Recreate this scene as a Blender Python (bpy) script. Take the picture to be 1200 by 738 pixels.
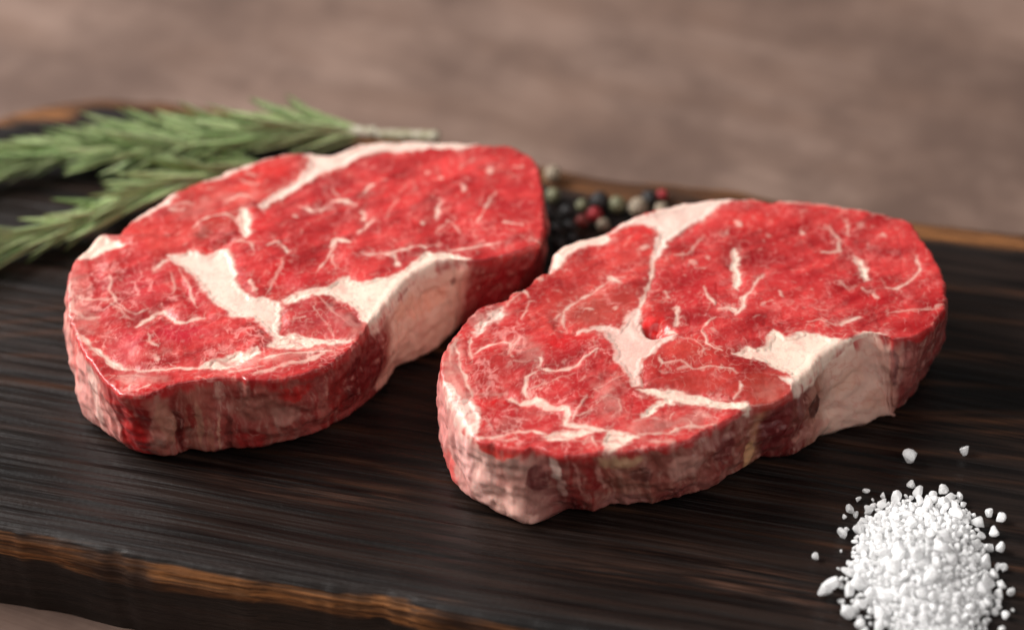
"""Two raw rib-eye steaks on a charred wooden board, with rosemary, peppercorns and coarse salt.
All tables are in millimetres on the board (z = 0 is the board's upper face)."""
import bpy, math, random
import numpy as np
from mathutils import Vector, Matrix, Euler

for o in list(bpy.data.objects):
    bpy.data.objects.remove(o, do_unlink=True)
scene = bpy.context.scene
COL = scene.collection
MM = 0.001

# ---------------------------------------------------------------- camera
PITCH = math.radians(40.0)
DIST = 0.85
cam_data = bpy.data.cameras.new('camera')
cam = bpy.data.objects.new('camera', cam_data)
COL.objects.link(cam)
cam.location = (0.0, -DIST * math.cos(PITCH), DIST * math.sin(PITCH))
cam.rotation_euler = (math.radians(90) - PITCH, 0, 0)
cam_data.sensor_width = 36.0
cam_data.lens = 100.0
cam_data.clip_start = 0.05
cam_data.clip_end = 50.0
cam_data.dof.use_dof = True
cam_data.dof.focus_distance = 0.790
cam_data.dof.aperture_fstop = 4.5
cam_data.dof.aperture_blades = 9
scene.camera = cam

# ---------------------------------------------------------------- world: dim neutral room light
world = bpy.data.worlds.new('World')
scene.world = world
world.use_nodes = True
bg = world.node_tree.nodes['Background']
bg.inputs['Color'].default_value = (1.0, 0.96, 0.93, 1)
bg.inputs['Strength'].default_value = 0.10

# ---------------------------------------------------------------- lamps: a big soft window on the left, a smaller one behind, a weak bounce
def area_lamp(name, loc, target, sx, sy, power, colour):
    d = bpy.data.lights.new(name, 'AREA')
    d.shape = 'RECTANGLE'
    d.size, d.size_y = sx, sy
    d.energy = power
    d.color = colour
    o = bpy.data.objects.new(name, d)
    COL.objects.link(o)
    o.location = loc
    o.rotation_euler = (Vector(target) - Vector(loc)).to_track_quat('-Z', 'Y').to_euler()
    return o
area_lamp('window_light', (-1.70, 0.22, 1.35), (-0.02, 0.0, 0.0), 1.0, 1.0, 76.0, (1.0, 0.97, 0.94))
area_lamp('rear_window_light', (-1.00, 0.85, 0.90), (-0.02, 0.0, 0.0), 0.55, 0.55, 12.0, (1.0, 0.98, 0.97))
area_lamp('bounce_light', (0.6, -1.0, 1.2), (0.0, 0.0, 0.0), 1.0, 1.0, 9.0, (1.0, 0.95, 0.92))

scene.render.engine = 'CYCLES'
scene.render.resolution_x = 1024
scene.render.resolution_y = 629
scene.view_settings.view_transform = 'Standard'
scene.view_settings.look = 'None'
scene.view_settings.exposure = 0.0
scene.view_settings.gamma = 1.0
scene.view_settings.use_curve_mapping = False

# ---------------------------------------------------------------- traced shapes (mm)
STEAK_LEFT = dict(
    top=[(-127.6, -23.6), (-127.8, -15.8), (-126.8, -10.0), (-124.3, -3.2), (-120.9, 2.0), (-117.3, 0.4), (-115.3, 3.2), (-112.6, 8.5), (-109.7, 14.6), (-100.7, 21.2), (-92.9, 27.9), (-83.7, 36.0), (-72.9, 40.3), (-64.8, 42.0), (-53.2, 43.3), (-44.0, 47.7), (-33.4, 49.0), (-20.8, 48.5), (-10.7, 47.7), (-8.6, 45.9), (-1.6, 45.5), (3.1, 42.9), (7.5, 37.3), (9.2, 24.1), (9.8, 10.5), (8.2, -1.2), (3.7, -4.4), (-1.5, -6.8), (-11.6, -9.6), (-18.3, -9.2), (-24.6, -13.1), (-30.1, -19.7), (-34.9, -30.0), (-40.1, -39.4), (-44.1, -47.5), (-50.2, -54.8), (-58.9, -60.2), (-65.8, -62.0), (-72.0, -61.6), (-77.2, -60.6), (-83.5, -61.3), (-93.4, -64.5), (-96.7, -66.6), (-100.0, -69.1), (-106.6, -68.4), (-110.8, -64.1), (-114.9, -58.8), (-119.9, -50.1), (-123.4, -40.5), (-126.1, -31.9)],
    bottom=[(-132.4, -9.8), (-129.5, -25.6), (-125.8, -33.8), (-123.6, -44.6), (-120.9, -48.6), (-113.6, -55.4), (-104.3, -61.8), (-95.7, -63.6), (-90.8, -61.8), (-84.3, -61.8), (-77.1, -61.1), (-67.3, -59.3), (-60.5, -56.8), (-52.2, -52.2), (-44.5, -45.3), (-37.1, -34.2), (-33.1, -25.2), (-28.0, -22.2), (-21.8, -16.8), (-12.7, -3.6), (0.0, 5.6), (7.7, 12.4), (10.6, 20.6)],
    fat=[
        ('fat_kernel', [(-100.0, -7.3), (-94.2, -4.6), (-88.4, -6.2), (-86.2, -4.1), (-82.8, -4.6), (-80.7, -10.0), (-79.1, -18.4), (-77.0, -23.7), (-73.2, -26.2), (-65.5, -27.8), (-65.0, -30.9), (-65.7, -36.0), (-65.7, -42.0), (-63.9, -43.5), (-66.0, -46.0), (-67.9, -47.0), (-66.4, -45.0), (-68.3, -41.0), (-70.8, -37.5), (-73.8, -36.0), (-78.8, -35.0), (-80.6, -32.4), (-84.5, -29.9), (-86.4, -26.2), (-89.2, -20.5), (-91.9, -16.3), (-96.3, -11.6)]),
        ('fat_edge', [(-65.2, -27.0), (-61.5, -23.9), (-52.3, -22.4), (-50.5, -18.9), (-47.1, -17.4), (-44.6, -18.9), (-40.4, -18.5), (-35.8, -17.4), (-32.7, -15.0), (-30.1, -11.9), (-27.2, -8.0), (-24.8, -5.2), (-17.4, -6.0), (-11.6, -8.8), (-13.6, -10.3), (-18.3, -9.2), (-21.0, -10.0), (-24.6, -13.5), (-30.1, -20.1), (-34.9, -30.4), (-40.1, -39.4), (-42.2, -36.8), (-44.1, -31.9), (-46.1, -29.7), (-48.6, -28.1), (-52.3, -25.8), (-57.2, -26.2), (-60.8, -27.8), (-64.3, -29.3)]),
        ('fat_streak', [(-68.5, -47.5), (-66.2, -43.5), (-61.7, -43.0), (-55.1, -44.0), (-46.7, -44.5), (-44.7, -45.5), (-51.1, -46.5), (-56.2, -47.5), (-61.3, -48.2)]),
        ('fat_streak', [(-87.7, -56.9), (-83.5, -53.5), (-78.0, -50.0), (-71.0, -48.2), (-70.5, -51.0), (-73.9, -53.0), (-75.0, -55.9), (-80.0, -56.9), (-85.1, -57.4)]),
        ('fat_nub', [(-126.6, -9.8), (-124.9, -5.1), (-121.3, 2.0), (-118.2, 1.4), (-113.0, -2.2), (-114.7, -3.9), (-119.0, -5.1), (-121.5, -9.2), (-124.4, -9.8)]),
        ('fat_rim', [(-113.4, 8.9), (-112.2, 13.3), (-108.5, 17.2), (-100.6, 21.8), (-99.0, 19.5), (-103.5, 15.6), (-107.9, 11.7), (-111.0, 8.4)]),
        ('fat_rim', [(-94.2, 27.3), (-91.5, 32.5), (-86.7, 35.1), (-78.2, 39.3), (-68.3, 43.0), (-64.5, 43.5), (-61.9, 41.9), (-61.7, 38.7), (-63.1, 40.8), (-68.2, 40.8), (-76.8, 37.2), (-80.9, 33.5), (-86.2, 29.4), (-91.0, 27.1)]),
        ('fat_cap', [(-62.3, 42.4), (-50.0, 43.5), (-43.2, 48.5), (-36.5, 49.9), (-33.4, 49.9), (-20.9, 49.4), (-9.9, 48.1), (-8.6, 45.5), (-14.3, 44.6), (-26.0, 44.2), (-33.2, 42.9), (-38.3, 42.0), (-39.8, 42.1), (-44.8, 40.3), (-52.7, 34.6), (-58.8, 30.4), (-62.3, 26.3), (-66.5, 23.2), (-70.5, 18.7), (-73.9, 14.1), (-74.7, 16.1), (-71.9, 21.2), (-67.3, 25.8), (-64.4, 29.4), (-62.1, 34.6), (-61.4, 38.7)]),
        ('fat_seam', [(-80.4, 13.6), (-78.6, 14.6), (-77.0, 9.1), (-76.4, 1.2), (-77.5, -0.2), (-78.8, 0.8), (-80.6, 8.1)]),
    ],
    strokes=[
        ([(-99.9, -8.9), (-103.4, -13.7)], 1.45, 1),
        ([(-43.1, -6.8), (-36.0, -6.0), (-32.3, -4.4), (-27.4, -2.0), (-25.6, -3.2)], 1.21, 0.95),
        ([(-34.0, -6.4), (-33.6, -10.7)], 2.17, 0.95),
        ([(-18.4, -4.0), (-10.0, -2.4), (-4.2, -2.0)], 0.97, 0.95),
        ([(-22.2, -1.2), (-21.7, -2.0)], 1.69, 0.95),
        ([(-70.4, -53.5), (-61.2, -51.0), (-50.3, -50.0)], 1.21, 0.8),
        ([(-70.9, -58.8), (-63.5, -55.9), (-57.8, -53.9), (-52.2, -51.0)], 1.69, 0.75),
        ([(-65.5, -44.5), (-55.1, -45.0), (-45.3, -46.0)], 1.45, 0.8),
        ([(-78.7, -58.3), (-72.4, -56.9), (-68.6, -55.9)], 1.45, 0.7),
        ([(-121.6, -42.8), (-117.1, -48.3), (-111.5, -54.2), (-108.4, -56.9)], 1.93, 0.9),
        ([(-108.4, -56.9), (-101.9, -58.5), (-95.6, -58.2), (-90.0, -57.1), (-86.9, -56.7)], 1.09, 0.9),
        ([(-106.0, -38.9), (-103.1, -35.6), (-99.1, -31.7), (-97.1, -34.5), (-95.4, -36.7), (-91.8, -36.7), (-86.9, -35.0)], 1.06, 1),
        ([(-115.4, -17.4), (-114.8, -23.7), (-112.8, -28.3), (-109.5, -32.2), (-106.5, -33.9), (-103.1, -31.7)], 0.68, 0.8),
        ([(-114.1, -29.4), (-107.0, -36.1)], 0.85, 0.7),
        ([(-98.5, -14.5), (-96.9, -20.3), (-97.2, -24.9)], 0.6, 0.7),
        ([(-96.1, -13.3), (-93.4, -19.1), (-91.3, -26.0), (-89.5, -30.5)], 0.6, 0.7),
        ([(-102.0, -42.8), (-101.7, -46.1), (-98.6, -48.3)], 0.85, 0.75),
        ([(-99.3, -52.1), (-98.5, -53.7)], 1.93, 0.6),
        ([(-126.4, -23.7), (-122.4, -27.1), (-118.7, -27.1), (-115.1, -27.7)], 1.45, 0.55),
        ([(-124.0, -31.7), (-120.6, -36.1), (-117.1, -35.0)], 1.69, 0.45),
        ([(-126.9, -19.1), (-125.3, -27.1), (-125.2, -33.9)], 1.93, 0.5),
        ([(-105.6, -66.5), (-105.1, -64.4), (-103.5, -63.3)], 0.72, 0.8),
        ([(-102.4, -67.0), (-99.9, -64.4)], 0.72, 0.8),
        ([(-109.4, -60.1), (-103.8, -60.1), (-98.0, -61.7)], 0.97, 0.5),
        ([(-94.1, 5.2), (-91.4, 9.1), (-88.5, 10.6), (-84.8, 11.6), (-81.6, 9.6), (-80.0, 5.7)], 0.77, 0.9),
        ([(-81.1, 28.4), (-78.5, 26.3), (-76.0, 26.8)], 0.97, 0.75),
        ([(-84.7, 18.2), (-81.2, 20.7), (-78.1, 20.2)], 0.97, 0.75),
        ([(-78.1, 20.2), (-73.3, 23.2), (-68.4, 24.3)], 0.72, 0.5),
        ([(-99.9, 15.1), (-97.6, 16.6), (-94.5, 16.1)], 1.69, 0.5),
        ([(-101.0, 13.6), (-97.3, 13.1)], 1.45, 0.45),
        ([(-90.8, 24.3), (-88.4, 24.8)], 1.45, 0.4),
        ([(-79.6, 32.5), (-77.0, 30.9)], 0.97, 0.5),
        ([(-82.5, -2.7), (-79.0, -1.2), (-75.9, -2.7), (-75.0, -5.6)], 1.01, 0.8),
        ([(-61.7, 15.1), (-59.7, 13.6), (-56.7, 13.6), (-54.9, 15.6)], 0.97, 0.85),
        ([(-53.2, 18.2), (-50.1, 18.2), (-46.6, 16.6)], 1.21, 0.9),
        ([(-44.1, 22.2), (-41.4, 26.3)], 1.21, 0.9),
        ([(-43.8, 13.1), (-43.5, 9.9)], 1.69, 0.9),
        ([(-45.4, 2.2), (-42.8, 6.2), (-40.8, 9.6)], 1.06, 0.95),
        ([(-52.8, -2.7), (-51.1, 0.3), (-47.4, -1.7)], 1.69, 0.95),
        ([(-51.6, -2.7), (-53.2, -7.5), (-56.4, -15.2)], 0.72, 0.8),
        ([(-52.3, -7.5), (-51.0, -14.2)], 0.72, 0.75),
        ([(-70.9, -3.6), (-68.6, -1.7), (-66.3, -4.6), (-64.7, -6.5)], 0.87, 0.8),
        ([(-65.3, -6.3), (-65.0, -6.9)], 1.69, 0.9),
        ([(-64.1, 11.1), (-63.7, 11.1)], 1.45, 0.6),
        ([(-68.3, -16.1), (-66.2, -11.3)], 0.97, 0.7),
        ([(-75.0, -19.5), (-73.7, -23.1)], 1.45, 0.7),
        ([(-70.0, -24.7), (-67.9, -16.3), (-66.3, -10.0)], 0.72, 0.6),
        ([(-61.4, -36.0), (-58.8, -35.5)], 0.72, 0.8),
        ([(-54.7, -26.8), (-51.9, -30.9), (-44.2, -41.0)], 0.53, 0.5),
        ([(-56.5, -30.9), (-50.0, -43.0)], 0.48, 0.5),
        ([(-51.9, -29.9), (-49.0, -35.0)], 0.97, 0.35),
        ([(-22.7, 11.1), (-21.1, 18.4), (-22.2, 19.5)], 1.21, 0.85),
        ([(-29.0, 24.0), (-28.7, 24.0)], 1.69, 0.6),
        ([(-25.2, 32.9), (-25.2, 32.2)], 1.93, 0.55),
        ([(-21.5, 29.1), (-21.2, 29.1)], 1.69, 0.55),
        ([(-14.7, 24.6), (-14.1, 22.9)], 2.41, 0.65),
        ([(-6.4, 33.2), (-6.4, 31.8)], 2.17, 0.65),
        ([(-26.9, 8.6), (-26.6, 8.1)], 1.69, 0.8),
        ([(-21.9, 5.1), (-18.6, 9.5), (-15.1, 4.0)], 0.63, 0.7),
        ([(-10.4, 8.4), (-6.4, 18.4), (-5.0, 21.8)], 0.82, 0.7),
        ([(-2.2, 8.4), (2.6, 6.7)], 0.97, 0.6),
        ([(-15.5, 34.3), (-11.4, 39.0)], 0.97, 0.45),
        ([(0.5, 34.9), (3.0, 35.5)], 1.21, 0.45),
        ([(-38.0, 28.6), (-37.3, 28.6)], 1.45, 0.4),
        ([(-53.4, 24.0), (-51.8, 20.6)], 0.97, 0.5),
        ([(5.2, 0.7), (7.9, -0.4)], 1.45, 0.5),
        ([(-36.8, 12.8), (-33.9, 18.4)], 0.63, 0.5),
        ([(-61.9, 15.6), (-59.0, 13.3), (-55.0, 14.5)], 1.09, 0.8),
        ([(-125.9, -15.7), (-123.8, -27.1), (-120.4, -40.6)], 7.24, 0.24),
        ([(-116.4, -41.7), (-104.7, -51.5), (-94.1, -51.5)], 4.83, 0.1),
        ([(-107.2, -61.2), (-98.0, -62.2)], 5.31, 0.3),
        ([(-80.1, -55.9), (-61.1, -52.0), (-51.0, -48.0)], 5.8, 0.3),
        ([(-97.1, 11.1), (-86.1, 20.2), (-75.6, 20.2)], 6.28, 0.16),
        ([(-47.7, -35.0), (-43.6, -41.0)], 5.31, 0.25),
    ],
    seeds=[
        ('rib_eye_muscle', [(-45.4, 12.1), (-12.7, 20.4), (-67.1, -4.0), (-75.0, 2.0), (-51.8, -11.9), (0.0, 4.0), (-32.1, -11.9), (-31.0, 37.3), (-2.6, 37.3)]),
        ('cap_muscle', [(-77.0, 30.9), (-91.1, 16.2), (-100.5, 8.0), (-69.5, 34.3), (-107.8, 6.0), (-64.5, 37.3), (-81.5, 22.5), (-93.5, -0.0), (-89.0, 6.0), (-99.6, -2.0)]),
        ('tail_muscle', [(-110.2, -19.7), (-114.6, -46.1), (-96.2, -38.7), (-78.8, -46.1), (-94.9, -53.4), (-111.4, -8.0), (-87.8, -23.6), (-105.6, -64.1), (-71.0, -55.2), (-59.5, -50.5), (-50.1, -47.9), (-122.9, -15.8), (-93.7, -11.9)]),
        ('flap_muscle', [(-61.3, -38.7), (-53.2, -33.1), (-45.6, -40.5), (-48.3, -34.9)]),
    ],
    side=[(-128.2, (222, 140, 132), 0.5), (-123.3, (228, 165, 155), 0.8), (-116.0, (222, 150, 140), 0.75), (-111.8, (170, 28, 28), 0.1), (-103.5, (150, 22, 22), 0.05), (-100.1, (175, 105, 92), 0.6), (-96.7, (170, 95, 85), 0.5), (-94.3, (120, 30, 26), 0.1), (-89.1, (165, 95, 80), 0.5), (-82.5, (165, 80, 72), 0.4), (-75.7, (150, 62, 56), 0.3), (-65.9, (160, 85, 75), 0.4), (-56.2, (150, 62, 58), 0.25), (-48.8, (125, 35, 32), 0.1), (-41.0, (110, 26, 26), 0.05), (-37.6, (130, 50, 44), 0.3), (-34.7, (226, 184, 164), 1), (-17.1, (226, 180, 160), 1), (-13.2, (205, 140, 125), 0.8), (-10.7, (140, 32, 34), 0.1), (9.8, (120, 22, 28), 0)],
    pits=[],
    tones=[((-86.2, 5.2), 4.8, 4.1, (176, 40, 36), 0.75), ((-88.4, -5.6), 2.9, 1.9, (205, 26, 26), 0.7), ((-90.9, 3.2), 2.4, 3.0, (150, 62, 56), 0.6), ((-59.6, -33.9), 3.4, 6.0, (172, 42, 46), 0.6), ((-50.3, -37.0), 4.8, 5.3, (188, 70, 72), 0.45), ((-119.4, -18.0), 1.2, 8.3, (168, 24, 32), 0.7), ((-93.5, -41.7), 7.2, 3.4, (186, 32, 48), 0.6), ((-108.0, -47.2), 3.9, 5.3, (186, 44, 56), 0.5), ((-105.5, -21.4), 5.8, 8.3, (192, 52, 58), 0.4), ((-89.8, -27.1), 2.9, 7.5, (184, 30, 38), 0.55), ((-58.5, 24.3), 9.7, 3.8, (168, 36, 40), 0.6), ((-46.5, 35.6), 9.7, 3.0, (170, 32, 38), 0.5), ((-25.5, 43.1), 7.2, 1.9, (176, 24, 32), 0.6), ((-74.2, 9.1), 2.2, 7.5, (196, 30, 34), 0.5), ((-66.0, -14.2), 2.4, 4.5, (192, 26, 32), 0.5), ((-63.0, -19.5), 5.8, 3.4, (184, 26, 34), 0.5), ((-1.5, 16.1), 9.7, 1.9, (168, 28, 36), 0.45), ((2.6, 24.0), 7.2, 1.9, (180, 30, 38), 0.4), ((-72.7, 33.5), 6.3, 3.8, (206, 40, 38), 0.5), ((-86.4, 24.3), 9.7, 3.0, (206, 60, 56), 0.4), ((-108.2, 5.6), 9.7, 5.3, (205, 54, 50), 0.4), ((-101.2, -65.4), 5.8, 2.3, (200, 26, 30), 0.6), ((-58.1, -48.0), 9.7, 1.1, (206, 60, 56), 0.6)],
    grooves=[
        ([(-65.5, -28.3), (-65.1, -42.2), (-55.1, -43.2), (-45.3, -45.0)], 0.85, 0.9),
        ([(-53.4, -26.6), (-45.9, -31.9), (-42.0, -39.0)], 0.85, 0.8),
        ([(-90.2, 9.1), (-81.6, 9.1), (-79.6, 3.2)], 0.72, 0.8),
        ([(-80.4, 1.2), (-87.7, -6.5)], 0.97, 1.2),
        ([(-105.9, -39.2), (-99.0, -32.8), (-96.1, -37.6), (-86.8, -36.1)], 0.97, 0.9),
        ([(-100.3, -46.1), (-95.6, -49.9)], 1.21, 0.8),
        ([(-78.4, -35.8), (-71.0, -38.5), (-67.3, -46.5)], 0.85, 0.8),
        ([(-73.3, 13.6), (-62.2, 24.3), (-44.7, 38.2), (-36.3, 42.1)], 0.97, 0.9),
        ([(-120.7, -9.8), (-118.3, -24.9)], 1.21, 0.8),
        ([(-99.7, -13.3), (-89.5, -30.5)], 0.97, 0.6),
        ([(-70.4, -48.0), (-60.1, -48.2), (-45.3, -46.5)], 0.72, 0.8),
        ([(-5.0, 17.8), (5.3, 14.5)], 1.45, 0.5),
        ([(-78.7, -18.4), (-75.9, -24.7)], 0.97, 0.8),
    ],
    patches=[(-123.0, 0.08, 1.4, 0.49, (205, 92, 86), 0.7), (-116.7, 0.41, 1.4, 0.46, (216, 172, 160), 0.8), (-113.1, 0.63, 2.2, 0.34, (226, 152, 142), 0.7), (-119.8, 0.31, 1.4, 0.4, (226, 150, 142), 0.6), (-107.3, 0.6, 2.9, 0.54, (168, 24, 24), 0.85), (-102.2, 0.26, 2.2, 0.17, (120, 14, 16), 0.8), (-97.1, 0.42, 2.7, 0.32, (172, 118, 100), 0.85), (-93.8, 0.57, 1.2, 0.32, (92, 24, 22), 0.85), (-89.9, 0.38, 1.4, 0.16, (130, 26, 24), 0.8), (-87.6, 0.51, 1.0, 0.31, (182, 124, 104), 0.8), (-84.6, 0.69, 1.0, 0.27, (168, 104, 88), 0.7), (-81.8, 0.69, 0.5, 0.28, (196, 138, 118), 0.8), (-79.2, 0.67, 1.0, 0.28, (98, 36, 32), 0.8), (-71.2, 0.36, 7.2, 0.19, (156, 94, 82), 0.75), (-63.2, 0.49, 3.6, 0.15, (178, 122, 110), 0.75), (-73.4, 0.78, 4.3, 0.13, (150, 28, 28), 0.75), (-60.4, 0.19, 4.8, 0.1, (172, 30, 28), 0.8), (-53.9, 0.53, 1.4, 0.25, (172, 96, 86), 0.7), (-57.8, 0.8, 3.4, 0.12, (150, 70, 64), 0.6), (-44.6, 0.42, 3.4, 0.3, (90, 20, 22), 0.85), (-49.0, 0.32, 1.9, 0.17, (120, 32, 30), 0.7), (-45.8, 0.84, 3.4, 0.09, (160, 72, 68), 0.6), (-39.9, 0.5, 2.4, 0.37, (94, 22, 24), 0.85), (-35.6, 0.81, 3.4, 0.1, (196, 146, 130), 0.8), (-24.8, 0.3, 5.8, 0.13, (222, 160, 136), 0.6), (-17.4, 0.19, 1.0, 0.04, (120, 66, 56), 0.8), (-31.4, 0.14, 2.4, 0.15, (226, 176, 152), 0.6), (0.0, 0.41, 7.2, 0.33, (140, 24, 30), 0.7)],
)
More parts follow.
